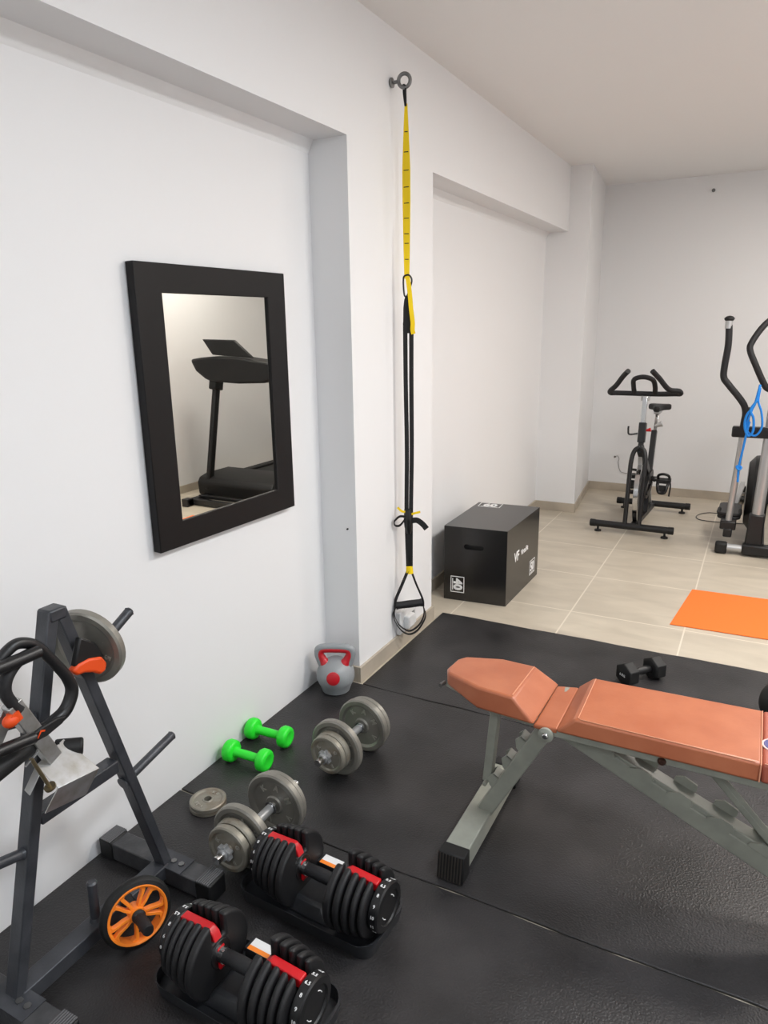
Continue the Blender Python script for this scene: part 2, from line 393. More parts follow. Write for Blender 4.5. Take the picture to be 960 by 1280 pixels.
for z in (2.312, 2.237, 2.168, 2.104, 2.042, 1.983, 1.922, 1.884, 1.82):
    wd = swid(z); tw = .5*math.sin((2.415-z)*5); q = DV*math.cos(tw)+NV*math.sin(tw); n_ = NV*math.cos(tw)-DV*math.sin(tw)
    b = B(); prism(b, [(-wd*.32, -.0017), (wd*.32, -.0017), (wd*.32, .0017), (-wd*.32, .0017)], P_(-.011, z)+n_*.0010, q, (0, 0, 1), n_*.0007); obj('stitch_mark', b, WEB, ms)
b = B(); tube(b, [P_(-.022, 1.752, .002), P_(-.005, 1.757, .004), P_(.006, 1.748), P_(.010, 1.735), P_(.006, 1.715, -.002), P_(-.010, 1.672, -.002), P_(-.021, 1.672), P_(-.025, 1.70), P_(-.026, 1.735)], .0038, 8, closed=True, sm=5); obj('carabiner', b, BLK, t)
b = B(); tube(b, [P_(-.010, 1.755, .002), P_(-.004, 1.72, .006), P_(.002, 1.67, .007), P_(.006, 1.62, .010), P_(.013, 1.56, .012), P_(.012, 1.53, .012), P_(.016, 1.512, .010)], 0, flat=(.019, .002), side=DV); obj('strap_tail', b, YEL, t)
b = B()
pr = [(1.672, .014), (1.655, .026), (1.62, .034), (1.57, .036), (1.515, .038)]; rows = []
for z, wd in pr: rows.append([b.verts.new(P_(-.010, z, -.002)+DV*wd/2*i+NV*.006*j) for i, j in ((-1,-1), (1,-1), (1,1), (-1,1))])
for A_, C_ in zip(rows, rows[1:]):
    for k in range(4): b.faces.new([A_[k], A_[(k+1) % 4], C_[(k+1) % 4], C_[k]])
b.faces.new(rows[0]); b.faces.new(rows[-1][::-1]); obj('equalizer_loop', b, WEB, t)
for q in (-1, 1):
    b = B(); tube(b, [P_(-.006+q*.0135, 1.56), P_(-.006+q*.0125, 1.3), P_(-.004+q*.011, 1.0), P_(-.008+q*.010, .70), P_(-.006+q*.006, .44)], 0, flat=(.0195, .003), side=DV); obj('leg_strap', b, WEB, t)
b = B(); tube(b, [P_(-.012, .722, .002), P_(-.011, .68, .004), P_(-.010, .64, .004), P_(-.008, .605, .002)], [.017, .021, .019, .011], 12); obj('buckle', b, PLAS, t)
b = B(); tube(b, [P_(-.018, .712, .012), P_(-.04, .716, .014), P_(-.060, .735, .014)], 0, flat=(.010, .002), side=(0, 0, 1)); obj('pull_tab', b, YEL, t)
b = B(); tube(b, [P_(.0, .700, .012), P_(.02, .706, .014), P_(.045, .712, .014)], 0, flat=(.010, .002), side=(0, 0, 1)); obj('pull_tab', b, YEL, t)
b = B(); tube(b, [P_(-.022, .688, .01), P_(-.050, .690, .01), P_(-.074, .668, .01), P_(-.072, .648, .01), P_(-.050, .648, .012), P_(-.022, .682, .014)], 0, flat=(.016, .004), side=(0.469, -.883, .9)); obj('adjuster_loop', b, WEB, t)
b = B(); tube(b, [P_(.005, .670, .012), P_(.030, .672, .016), P_(.055, .655, .02), P_(.074, .632, .022)], 0, flat=(.026, .004), side=(.1, .1, 1)); obj('adjuster_tail', b, WEB, t)
b = B(); cyl(b, P_(-.006, .442), P_(-.005, .408), .0155, .018); obj('strap_keeper', b, YEL, t)
for q in (-1, 1):
    for f in (-.006, .010):
        if q == 1 and f > 0: continue
        g0 = -.008+q*.064; b = B(); tube(b, [P_(-.006+q*.006, .425, f), P_(-.008+q*.034, .35, f), P_(g0, .275, f), P_(g0+q*.004, .235, f)], 0, sm=4, flat=(.014, .003), side=DV*.6+NV*.8); obj('handle_strap', b, WEB, t)
b = B(); lathe(b, [(0, -.064), (.019, -.064), (.0195, -.06), (.0175, -.05), (.0185, 0), (.0175, .05), (.0195, .06), (.019, .064), (0, .064)], P_(-.008, .250), DV+V((0, 0, .12)), 22); obj('grip', b, FOAM, t)
for f, w_, zl in ((-.004, .066, .108), (.016, .072, .100)):
    b = B(); tube(b, [P_(-.008-.064, .246, f), P_(-.008-w_-.006, .20, f), P_(-.008-w_*.85, .152, f), P_(-.008-w_*.45, zl+.014, f), P_(-.008, zl, f), P_(-.008+w_*.45, zl+.014, f), P_(-.008+w_*.85, .152, f), P_(-.008+w_+.006, .20, f), P_(-.008+.064, .256, f)], 0, flat=(.016, .003), side=NV*.75+V((0, 0, .0))+DV*.1); obj('foot_cradle', b, WEB, t)
# socket behind the cradle
t = thing('wall_socket', 'white wall socket box low on the pier behind the strap handle', 'socket', (XP, 2.94, .08), world=True)
b = B(); box(b, XP, 2.860, .080, XP+.024, 3.045, .195); obj('cover_plate', b, WPL, t, bevel=.004)
b = B(); box(b, XP+.022, 2.90, .10, XP+.05, 2.975, .165); obj('plug', b, WPL, t, bevel=.006)
b = B(); box(b, XP+.0245, 2.99, .11, XP+.0265, 3.02, .16); obj('switch', b, mat('grey_plastic', '#8d8d8d', .4), t, bevel=.001)
b = B(); cyl(b, (XA+.13, 2.50, .71), (XA+.13, 2.494, .71), .004, n=8); tag(obj('wall_screw', b, BLK), 'tiny dark screw on the narrow side of the pier above the kettlebell', 'screw')
b = B(); cyl(b, (-.528, YB, 2.582), (-.528, YB-.012, 2.582), .014, n=12); cyl(b, (-.528, YB-.012, 2.582), (-.528, YB-.03, 2.585), .005, n=8); tag(obj('wall_hook', b, GALV), 'small dark hook high on the far wall', 'hook')

# ------------------------------------------------------------------ plyometric box
t = thing('plyometric_box', 'black wooden jump box with white numbers beside the pier', 'jump box', (-1.34, 3.9, 0), world=True)
F0, F1, K1, K0 = (-1.520, 3.590), (-1.156, 3.622), (-1.147, 4.224), (-1.535, 4.19); HB = .443
b = B(); hexa(b, [(*F0, .001), (*F1, .001), (*K1, .001), (*K0, .001), (*F0, HB), (*F1, HB), (*K1, HB), (*K0, HB)])
body = obj('box_body', b, PBOX, t)
# carve the hand slots
fx = V((F1[0]-F0[0], F1[1]-F0[1], 0)).normalized(); fn = V((fx.y, -fx.x, 0))
b = B(); oc = V((F0[0], F0[1], 0))+fx*.175+V((0, 0, .33)); prism(b, rrect(.115, .03, .0149, 6), oc+fn*.02, fx, (0, 0, 1), -fn*.06)
cut = bpy.data.meshes.new('slot_cut'); bmesh.ops.recalc_face_normals(b, faces=b.faces); bmesh.ops.translate(b, vec=-OFF[t.name], verts=b.verts); b.to_mesh(cut); b.free()
co = bpy.data.objects.new('slot_cut', cut); COL.objects.link(co); co.parent = t
bpy.context.view_layer.update()
md = body.modifiers.new('slot', 'BOOLEAN'); md.object = co; md.operation = 'DIFFERENCE'; md.solver = 'EXACT'
dg = bpy.context.evaluated_depsgraph_get(); nm_ = bpy.data.meshes.new_from_object(body.evaluated_get(dg)); body.modifiers.clear(); body.data = nm_
for pl_ in nm_.polygons: pl_.use_smooth = False
bpy.data.objects.remove(co)
def framed(s, o, x, y, w, h, size, sq=1.0, under=None):
    M = basis(o, x, y); bm = text_bm(s, size, M @ Matrix.Diagonal((sq, 1, 1, 1)), .0005, .0035)
    L = .0045
    for x0, y0, x1, y1 in ((-w/2, -h/2, w/2, -h/2+L), (-w/2, h/2-L, w/2, h/2), (-w/2, -h/2, -w/2+L, h/2), (w/2-L, -h/2, w/2, h/2)): box(bm, x0, y0, 0, x1, y1, .0008, M)
    if under is not None: box(bm, -w*.36, under, 0, w*.36, under+L, .0008, M)
    return bm
o_ = V((F0[0], F0[1], 0))+fx*.082+V((0, 0, .098))+fn*.0006
bm = framed('40', o_+V((0, 0, 0)), (0, 0, -1), tuple(fx), .098, .082, .068, 1.0, -.031); obj('number_40', bm, WHT, t, label='white framed number 40 turned on its side')
sx_ = V((K1[0]-F1[0], K1[1]-F1[1], 0)).normalized(); sn = V((sx_.y, -sx_.x, 0))
o_ = V((F1[0], F1[1], 0))+sx_*.485+V((0, 0, .092))+sn*.0006
bm = framed('50', o_, tuple(sx_), (0, 0, 1), .105, .092, .078, .9, -.038); obj('number_50', bm, WHT, t, label='white framed number 50')
o_ = V((F1[0], F1[1], 0))+sx_*.175+V((0, 0, .245))+sn*.0006
bm = text_bm('VF', .080, basis(o_, tuple(sx_), (0, 0, 1)), .0005, .002)
add_bm(bm, text_bm('VirtuFit', .044, basis(o_+sx_*.145+V((0, 0, .0)), tuple(sx_), (0, 0, 1)), .0005, .001)); obj('logo', bm, WHT, t, label='white logo lettering')
tx = V((K1[0]-K0[0], K1[1]-K0[1], 0)).normalized()
o_ = V((-1.44, 4.14, HB+.0006)); bm = framed('60', o_, tuple(tx), (-tx.y, tx.x, 0), .14, .10, .085, 1, -.04); obj('number_60', bm, WHT, t, label='white framed number on top')

# ------------------------------------------------------------------ yoga mat, cable, socket on the far wall
b = B(); vs = hexa(b, [(-.300, 3.762, .001), (.95, 3.80, .001), (.97, 4.40, .001), (-.243, 4.35, .001), (-.300, 3.762, .007), (.95, 3.80, .007), (.97, 4.40, .007), (-.243, 4.35, .007)])
tag(obj('exercise_mat', b, OMAT, None, bevel=.002), 'orange exercise mat lying on the beige tiles', 'exercise mat')
t = thing('wall_socket', 'white double socket on the far wall behind the elliptical trainer', 'socket', (.0, YB, .08), world=True)
b = B(); box(b, -.075, YB-.014, .085, .075, YB, .165); obj('cover_plate', b, WPL, t, bevel=.003)
for x in (-.035, .035):
    b = B(); lathe(b, [(0, 0), (.026, 0), (.028, .002), (.026, .004), (.022, .004), (.020, .001), (0, .001)], (x, YB-.0141, .125), (0, -1, 0), 20); obj('outlet', b, WPL, t)
b = B(); box(b, -.062, YB-.06, .10, -.012, YB-.015, .15); obj('plug', b, PLAS, t, bevel=.006)
b = B(); tube(b, [(-.037, YB-.055, .115), (-.04, YB-.09, .03), (-.06, 6.62, .005), (-.10, 6.30, .005), (-.28, 6.30, .005), (-.365, 6.16, .005), (-.33, 6.03, .005), (-.16, 6.02, .005), (.02, 6.05, .005)], .0032, 8)
tag(obj('power_cable', b, BLK), 'thin black power cable looping on the tiles beside the elliptical trainer', 'cable')
b = B(); tube(b, [(-1.16, YB-.004, .325), (-1.135, YB-.012, .335), (-1.12, YB-.01, .31), (-1.125, YB-.006, .27), (-1.10, YB-.006, .19), (-1.03, YB-.008, .175), (-.99, YB-.02, .17)], .0022, 6); cyl(b, (-1.16, YB, .325), (-1.16, YB-.008, .325), .01, n=10)
tag(obj('wall_wire', b, mat('grey_wire', '#777370', .5)), 'thin grey wire hanging from the far wall behind the exercise bike', 'wire')

# ------------------------------------------------------------------ kettlebell
t = thing('kettlebell', 'grey vinyl kettlebell with red grip and red round emblem by the wall', 'kettlebell', (-1.512, 2.375, ZM), math.radians(24))
b = B(); R = .083
prof = [(0, 0), (.050, 0), (.060, .006)]+[(R*math.sin(a)*1.0, .077-R*math.cos(a)*.93) for a in [math.radians(d) for d in range(58, 160, 8)]]+[(.026, .153), (0, .155)]
lathe(b, prof, (0, 0, 0), (0, 0, 1), 40); obj('body', b, KGREY, t)
b = B(); tube(b, [(-.050, 0, .115), (-.065, 0, .145), (-.074, 0, .178), (-.062, 0, .200), (0, 0, .206), (.062, 0, .200), (.074, 0, .178), (.065, 0, .145), (.050, 0, .115)], [.021, .018, .016, .016, .016, .016, .016, .018, .021], 14); obj('handle', b, KGREY, t)
b = B()
for s in (-1, 1):
    tube(b, [(s*.040, -.010, .130), (s*.051, -.007, .148), (s*.062, -.004, .172), (s*.055, -.003, .190), (s*.03, -.003, .194), (0, -.003, .194)], [.024, .0175, .0150, .0142, .0142, .0142], 14)
obj('grip_inlay', b, KRED, t)
b = B(); q = V((0, -1, .25)).normalized(); lathe(b, [(0, .0855), (.022, .0842), (.0285, .081), (.029, .070)], (0, 0, .074), tuple(q), 28); obj('emblem', b, KRED, t)

# ------------------------------------------------------------------ green dumbbells
def gdumb(label, loc, rz):
    t = thing('vinyl_dumbbell', label, 'dumbbell', loc, rz, 'bright green dumbbells by the wall')
    for s in (-1, 1):
        b = B(); R = .041; prof = [(0, -.021), (R*.72, -.021), (R*.9, -.017), (R, -.010), (R, .010), (R*.9, .017), (R*.62, .021), (R*.55, .0195), (0, .0195)]
        lathe(b, [(r, h if s > 0 else -h) for r, h in prof], (s*.073, 0, R*.96), (1, 0, 0), 12); obj('head', b, GREEN, t, smooth=50)
    b = B(); lathe(b, [(.021, -.055), (.0155, -.04), (.0165, 0), (.0155, .04), (.021, .055)], (0, 0, .039), (1, 0, 0), 16); obj('handle', b, GREEN, t)
    return t
g = gdumb('bright green dumbbell nearer the loose weight plates', (-1.512, 1.762, ZM), math.radians(2))
dup(g, (-1.532, 1.918, ZM), math.radians(3), 'bright green dumbbell nearer the kettlebell')

# ------------------------------------------------------------------ cast iron plates
def plate(R, T, r0=.0135, m=None):
    """disc profile with raised rim and hub, centred, axis z"""
    return [(r0, -T/2), (R*.26, -T/2), (R*.30, -T*.32), (R*.74, -T*.28), (R*.82, -T/2), (R*.95, -T/2), (R, -T*.32), (R, T*.32), (R*.95, T/2), (R*.82, T/2), (R*.74, T*.28), (R*.30, T*.32), (R*.26, T/2), (r0, T/2)]
def letters_on(s, R, c, ax, up, size, face):
    """letters round a plate face; c centre, ax outward normal"""
    bm = B(); ax = V(ax).normalized(); up = V(up).normalized(); rt = up.cross(ax)
    for ch, a in s:
        a = math.radians(a); d = up*math.cos(a)+rt*math.sin(a); tt = up.cross(ax)*math.cos(a)-up*math.sin(a)
        o = V(c)+d*R+ax*face; add_bm(bm, text_bm(ch, size, basis(o, tuple(tt), tuple(d)), .0022, .0008))
    return bm
def iron_dumbbell(label, loc, rz, near, far, L):
    """axis along local y; near end toward -y.  near/far: list of (y centre, radius, thickness)"""
    Rm = max(p[1] for p in near+far)
    t = thing('iron_dumbbell', label, 'dumbbell', loc, rz, 'loaded grey iron dumbbells')
    b = B(); cyl(b, (0, -L/2, Rm), (0, L/2, Rm), .0125, n=18); obj('bar', b, CHR, t)
    b = B(); cyl(b, (0, -.055, Rm), (0, .055, Rm), .0145, n=18); obj('grip', b, SILV, t)
    for s in (-1, 1):
        b = B(); cyl(b, (0, s*.058, Rm), (0, s*.066, Rm), .021, n=18); obj('collar', b, CHR, t)
    for s, ps in ((-1, near), (1, far)):
        for y, R, T in ps:
            b = B(); lathe(b, plate(R, T), (0, y, Rm), (0, 1, 0), 44, close=True); p = obj('weight_plate', b, IRON if R > .08 else RUST, t)
            chars = [('K', -40), ('A', 10), ('M', 60), ('V', 120), ('V', 200)] if R > .08 else [('K', -60), ('G', 60), ('5', 150)]
            bb = letters_on(chars, R*.58, (0, y, Rm), (0, -1, 0), (0, 0, 1), R*.26, T*.29); obj('raised_lettering', bb, LET, p)
        yo = ps[-1][0]+s*(ps[-1][2]/2)
        b = B()
        P = []
        for i in range(24):
            a = 2*PI*i/24; rr = .026 if (i % 4) in (1, 2) else .019
            P.append((rr*math.cos(a), rr*math.sin(a)))
        prism(b, P, (0, yo, Rm), (1, 0, 0), (0, 0, 1), (0, s*.016, 0)); cyl(b, (0, yo+s*.016, Rm), (0, yo+s*.024, Rm), .017, n=16)
        obj('star_nut', b, SILV, t, bevel=.001)
    return t
iron_dumbbell('grey iron dumbbell beside the kettlebell and green dumbbells', (-1.190, 1.955, ZM), math.radians(-4),
              [(-.083, .103, .028), (-.112, .072, .026), (-.137, .070, .022)], [(.083, .103, .028), (.110, .098, .022)], .40)
iron_dumbbell('grey iron dumbbell behind the black and red adjustable dumbbell', (-1.207, 1.438, ZM), math.radians(0),
              [(-.078, .100, .028), (-.108, .073, .026), (-.136, .071, .024)], [(.085, .103, .026), (.108, .096, .020)], .39)
for i, (dx, dy, z, lb) in enumerate(((0, 0, ZM, 'small grey iron plate on the rubber mat, lower of two'), (.005, -.004, ZM+.0175, 'small grey iron plate lying on top of another beside green dumbbell'))):
    t = thing('weight_plate', lb, 'weight plate', (-1.486+dx, 1.518+dy, z), .5*i, 'small loose iron plates')
    b = B(); lathe(b, plate(.060, .016, .0125), (0, 0, .0085), (0, 0, 1), 40, close=True); p = obj('disc', b, RUST, t)
    if i: obj('raised_lettering', letters_on([('1', 200), ('.', 215), ('2', 228), ('5', 245), ('K', 20), ('G', 45)], (.037), (0, 0, .0085), (0, 0, 1), (0, 1, 0), .014, .0046), LET, t)

# ------------------------------------------------------------------ adjustable dumbbells on trays
STICK = mat('white_sticker', '#e6e6e6', .5)
def tray(label, loc, rz):
    t = thing('dumbbell_tray', label, 'dumbbell tray', loc, rz, 'black cradles under the adjustable dumbbells')
    b = B(); L, W = .445, .205
    rings = []
    for sc, z, rr in ((.90, 0, .035), (1, .040, .05), (1, .046, .05), (.965, .046, .045), (.90, .014, .035)):
        rings.append([b.verts.new((x, y, z)) for x, y in rrect(L*sc if sc > .95 else L-.2*(1-sc), W-.2*(1-sc)*(1 if sc < .95 else .4), rr, 6)])
    b.faces.new(rings[0][::-1]); n = len(rings[0])
    for A_, C_ in zip(rings, rings[1:]):
        for j in range(n): b.faces.new([A_[j], A_[(j+1) % n], C_[(j+1) % n], C_[j]])
    b.faces.new(rings[-1]); obj('tray_shell', b, TRAY, t)
    b = B()
    hexa(b, [(-.085, -.07, .014), (.075, -.07, .014), (.075, .07, .014), (-.085, .07, .014), (-.05, -.045, .052), (.04, -.045, .052), (.04, .045, .052), (-.05, .045, .052)])
    obj('centre_block', b, TRAY, t, bevel=.008)
    b = B(); box(b, -.045, .050, .0145, .030, .085, .088); obj('label_stand', b, TRAY, t, bevel=.002)
    b = B(); box(b, -.036, .050, .0882, .026, .084, .0888); s = obj('warning_label', b, STICK, t)
    b = B(); box(b, -.036, .050, .0889, .026, .062, .0892); obj('label_band', b, ORG, s)
    return t
def notched(R, nw, nd, n=44):
    """disc outline (u right, v up) with a flat-bottomed notch at the top"""
    P = []
    a0 = math.asin(nw/2/R)
    for i in range(n+1):
        a = PI/2-a0-(2*PI-2*a0)*i/n
        rr = R if math.sin(a) > -.93 else R*.93/abs(math.sin(a))
        P.append((rr*math.cos(a), rr*math.sin(a)))
    P.append((-nw/2, R-nd)); P.append((nw/2, R-nd)); return P
def adj_dumbbell(label, loc, rz):
    t = thing('adjustable_dumbbell', label, 'adjustable dumbbell', loc, rz, 'black and red adjustable dumbbells on cradles')
    H = .116
    b = B(); lathe(b, [(.016, -.052), (.0165, -.05), (.018, 0), (.0165, .05), (.016, .052)], (0, 0, H), (1, 0, 0), 20); cyl(b, (-.05, 0, H), (.05, 0, H), .014, n=16); obj('grip', b, FOAM, t)
    for s in (-1, 1):
        b = B(); cyl(b, (s*.05, 0, H), (s*.064, 0, H), .0185, n=20); obj('grip_collar', b, CHR, t)
        # inner guard
        b = B(); prism(b, [(.030*math.cos(a)*1.1, .036*math.sin(a)) for a in [2*PI*i/20 for i in range(20)]], (s*.064, 0, H), (0, 1, 0), (0, 0, 1), (s*.014, 0, 0)); obj('inner_guard', b, PLAS, t, bevel=.002)
        x = .066; sizes = [(.100, .027), (.098, .0245), (.095, .0225), (.091, .0215), (.087, .0205)]
        for k, (R, T) in enumerate(sizes):
            b = B(); prism(b, notched(R, .044, .056+.0*k), (s*x, 0, H-.006), (0, 1, 0), (0, 0, 1), (s*(T-.0055), 0, 0)); obj('weight_plate', b, PLASM, t, bevel=.0065, segs=3)
            x += T
        # red bridge sloping down the notch towards the grip
        b = B()
        zt = H+.066
        prism(b, [(.052, H+.010), (.060, H+.010), (.075, zt-.012), (.090, zt), (x-.004, zt-.004), (x-.004, H+.038), (.094, H+.038), (.084, zt-.03), (.068, H-.03), (.060, H-.038), (.052, H-.022)], (0, -.012, 0), (s, 0, 0), (0, 0, 1), (0, .024, 0)); obj('lock_bridge', b, RED, t, bevel=.003)
        b = B(); lathe(b, [(0, x-.002), (.062, x-.002), (.064, x), (.064, x+.020), (.060, x+.024), (.046, x+.025), (.043, x+.021), (0, x+.021)], (0, 0, H-.004), (s, 0, 0), 40); d = obj('dial', b, PLAS, t)
        b = B(); tx_ = ['2.5', '3.5', '4.5', '5.5', '6.5', '8', '9', '10', '11', '16', '18', '20', '24', '14', '12']
        for i, q in enumerate(tx_):
            a = 2*PI*i/len(tx_); rad = V((0, math.cos(a), math.sin(a))); tan = V((0, -math.sin(a), math.cos(a)))
            o = V((s*(x+.011), 0, H-.004))+rad*.0642
            add_bm(b, text_bm(q, .0115, basis(o, tuple(rad.cross(V((s, 0, 0)))), (-s, 0, 0)) if False else basis(o, (s, 0, 0), tuple(rad.cross(V((s, 0, 0))))), .0004, .0002))
        obj('dial_numbers', b, WHT, d)
        b = B()
        for a0 in (20, 200):
            tube(b, [(s*(x+.0215), .030*math.cos(math.radians(a)), H-.004+.030*math.sin(math.radians(a))) for a in range(a0, a0+50, 10)], .0012, 6, sm=2)
        obj('dial_marks', b, WHT, d)
    return t
RZ = math.radians(-3)
tray('black cradle under the adjustable dumbbell farther from the camera', (-.925, 1.335, ZM), RZ)
A_ = adj_dumbbell('black and red adjustable dumbbell farther from the camera, nearer the iron dumbbells', (-.904, 1.322, ZM), RZ)
RZ2 = math.radians(-2)
tray('black cradle under the adjustable dumbbell nearest the orange wheel', (-.925, 1.015, ZM), RZ2)
dup(A_, (-.922, 1.005, ZM), RZ2, 'black and red adjustable dumbbell nearest the camera, beside the orange wheel')

# ------------------------------------------------------------------ weight rack
t = thing('weight_rack', 'dark grey steel A-frame weight plate rack with pegs against the wall', 'weight rack', (-1.38, .97, ZM), world=True)
XRk = -1.38
for y in (1.225, .735):
    f = 1 if y > 1 else -1
    b = B(); box(b, -1.60, y-.030, .014, -1.215, y+.030, .068); ft = obj('foot_bar', b, RACKF, t, bevel=.003)
    for s, x0 in ((-1, -1.622), (1, -1.245)):
        b = B(); box(b, x0, y-.033, ZM, x0+.055, y+.033, .072)
        cap = obj('end_cap', b, RUB, ft, bevel=.005)
        b = B()
        for k in range(7): box(b, x0+.006+k*.0065, y-.0325, .0715, x0+.0095+k*.0065, y+.0325, .0745)
        obj('ribs', b, mat('grey_rubber_ribs', '#606062', .6), cap)
    b = B()
    for x in (-1.350, -1.322): lathe(b, [(0, .074), (.009, .074), (.009, .068)], (x, y, 0), (0, 0, 1), 6)
    obj('bolts', b, GALV, ft)
    b = B(); box(b, -1.43, y-.031, .0685, -1.30, y+.031, .0705); obj('mounting_plate', b, RACK, ft)
    b = B()
    y1 = .986 if f > 0 else .966
    bar(b, (XRk, y-.01*f, .06), (XRk, y1, .935), .040, .028, (1, 0, 0)); obj('upright', b, RACK, t, bevel=.003)
b = B(); box(b, XRk-.0215, .953, .910, XRk+.0215, .998, .940); obj('top_bracket', b, RACK, t, bevel=.005)
b = B(); bar(b, (XRk, .75, .052), (XRk, 1.21, .052), .05, .042, (1, 0, 0)); obj('base_rail', b, RACK, t, bevel=.003)
b = B(); bar(b, (XRk, .862, .462), (XRk, 1.088, .462), .040, .034, (1, 0, 0)); obj('cross_rail', b, RACK, t, bevel=.003)
pegs = [((XRk, 1.02, .755), (XRk, 1.193, .848)), ((XRk, 1.112, .392), (XRk, 1.293, .432)),
        ((XRk, .905, .700), (XRk, .74, .74)), ((XRk, .82, .395), (XRk, .66, .44)), ((XRk, .975, .07), (XRk, .978, .185))]
for a, c in pegs:
    b = B(); cyl(b, a, c, .0125, n=18); dd = (V(c)-V(a)).normalized(); cyl(b, V(c)-dd*.001, V(c)+dd*.004, .0135, .009, n=18); pg = obj('peg', b, RACK, t)
    b = B(); cyl(b, V(a)-dd*.005, V(a)+dd*.012, .018, .013, n=18); obj('weld_collar', b, RACK, pg)
# big plate on the top peg
pc = V((XRk-.016, 1.066, .800)); pa = (V(pegs[0][1])-V(pegs[0][0])).normalized()
t = thing('weight_plate', 'large grey iron plate hanging on the top peg of the rack', 'weight plate', tuple(pc), world=True)
b = B(); lathe(b, plate(.099, .026, .0135), pc, (-.30, 1, .12), 48, close=True); p = obj('disc', b, IRON, t)
ax_ = V((.30, -1, -.12)).normalized(); obj('raised_lettering', letters_on([('M', 62), ('5', 110)], .062, tuple(pc), tuple(ax_), (0, 0, 1), .022, .0078), LET, t)

# ------------------------------------------------------------------ door bar hanging on the rack
t = thing('doorway_exercise_bar', 'black foam gripped exercise handle with silver clamp and orange ends on the rack', 'exercise handle', (-1.30, .86, .55), world=True)
X0 = -1.315
b = B(); tube(b, [(X0, .822, .716), (X0, .862, .706), (X0, .899, .710), (X0, .930, .722), (X0, .951, .757), (X0, .943, .795), (X0, .925, .829), (X0, .905, .862), (X0, .885, .893), (X0, .862, .912), (X0, .835, .920), (X0, .806, .908), (X0, .785, .893)], [.011, .013, .0145, .015, .0145, .013, .0122, .0122, .0122, .0122, .0122, .0122, .012], 14); obj('foam_handle', b, mat('glossy_black_foam', '#151517', .4, bump=.15, bscale=200), t)
b = B(); tube(b, [(X0+.0, .872, .888), (X0, .835, .882), (X0+.005, .804, .862), (X0+.005, .795, .832), (X0+.005, .806, .800), (X0+.005, .818, .780)], [.012, .013, .0135, .013, .0125, .0135], 14); obj('rear_foam_handle', b, FOAM, t)
b = B(); tube(b, [(X0+.02, .872, .893), (X0+.02, .80, .895), (X0+.02, .72, .90)], .014, 14); obj('straight_bar', b, BLK, t)
b = B(); tube(b, [(X0+.03, .825, .717), (X0+.03, .76, .727), (X0+.03, .69, .735)], .013, 14); obj('straight_bar', b, BLK, t)
b = B(); prism(b, [(-.045, -.006), (-.03, -.014), (.0, -.015), (.04, -.006), (.052, .006), (.03, .013), (-.01, .011), (-.04, .006)], (X0+.012, .862, .712), (0, 1, 0), (0, 0, 1), (.010, 0, 0)); h = obj('hand_grip', b, RUB, t, bevel=.003)
b = B(); prism(b, [(-.012, -.010), (-.001, .006), (.010, .001), (.008, -.002), (0, .001), (-.009, -.010)], (X0+.0225, .848, .714), (0, 1, 0), (0, 0, 1), (.0006, 0, 0)); obj('grip_mark', b, ORG2, h)
b = B(); bar(b, (X0, .806, .800), (X0, .880, .628), .030, .034, (1, 0, 0)); obj('square_tube', b, ALU, t, bevel=.002)
b = B(); prism(b, [(0, 0), (.03, -.012), (-.035, -.10), (-.09, -.16), (-.10, -.14)], (X0-.012, .806, .80), (0, 1, 0), (0, 0, 1), (-.005, 0, 0)); obj('gusset_plate', b, ALU, t)
# angle plate
P1, P2, P3, P4 = V((-1.325, .845, .625)), V((-1.325, .920, .648)), V((-1.255, .950, .575)), V((-1.255, .842, .592))
b = B(); nrm = (P2-P1).cross(P4-P1).normalized(); hexa(b, [P1, P2, P3, P4, P1+nrm*.003, P2+nrm*.003, P3+nrm*.003, P4+nrm*.003])
dn = V((-.012, -.030, -.048)); hexa(b, [P4, P3, P3+dn*1.1, P4+dn, P4+V((-.003, 0, 0)), P3+V((-.003, 0, 0)), P3+dn*1.1+V((-.003, 0, 0)), P4+dn+V((-.003, 0, 0))])
dl = V((.0, -.035, -.040)); hexa(b, [P1, P4*.25+P1*.75, P4*.25+P1*.75+dl, P1+dl, P1+V((0, .003, 0)), P4*.25+P1*.75+V((0, .003, 0)), P4*.25+P1*.75+dl+V((0, .003, 0)), P1+dl+V((0, .003, 0))])
obj('angle_clamp', b, ALU, t, bevel=.0008)
b = B(); cyl(b, (-1.262, .797, .690), (-1.262, .828, .602), .0042, n=12); sc = obj('clamp_screw', b, BRASS, t)
b = B(); cyl(b, (-1.262, .782, .680), (-1.262, .815, .696), .0028, n=8); obj('tommy_bar', b, GALV, sc)
b = B(); cyl(b, (-1.262, .828, .604), (-1.262, .830, .599), .0125, n=20); obj('pressure_pad', b, BRASS, sc)
for a, c, r in (((-1.34, .905, .628), (-1.30, .950, .620), .020), ((-1.33, .72, .655), (-1.33, .842, .680), .024)):
    b = B(); cyl(b, a, c, r, n=20); obj('foam_roller', b, RUB, t, bevel=.005)
b = B(); sph(b, (X0+.01, .794, .768), .0165, (.8, 1.1, .9)); bar(b, (X0+.01, .795, .770), (X0+.01, .812, .776), .02, .022, (1, 0, 0)); obj('end_knob', b, ORG2, t)
b = B(); P = [(0, .004), (.02, .014), (.05, .015), (.085, .004), (.098, -.018), (.092, -.036), (.075, -.040), (.058, -.026), (.035, -.016), (.012, -.014)]
prism(b, P, (-1.345, .965, .792), (0, 1, 0), (0, 0, 1), (.022, 0, 0)); obj('orange_pad', b, ORG2, t, bevel=.007, segs=3)
b = B(); prism(b, [(0, 0), (.025, .065), (.065, .035), (.085, -.01), (.05, -.0)], (-1.345, .975, .800), (0, 1, 0), (0, 0, 1), (.018, 0, 0)); obj('pad_bracket', b, PLAS, t, bevel=.004)

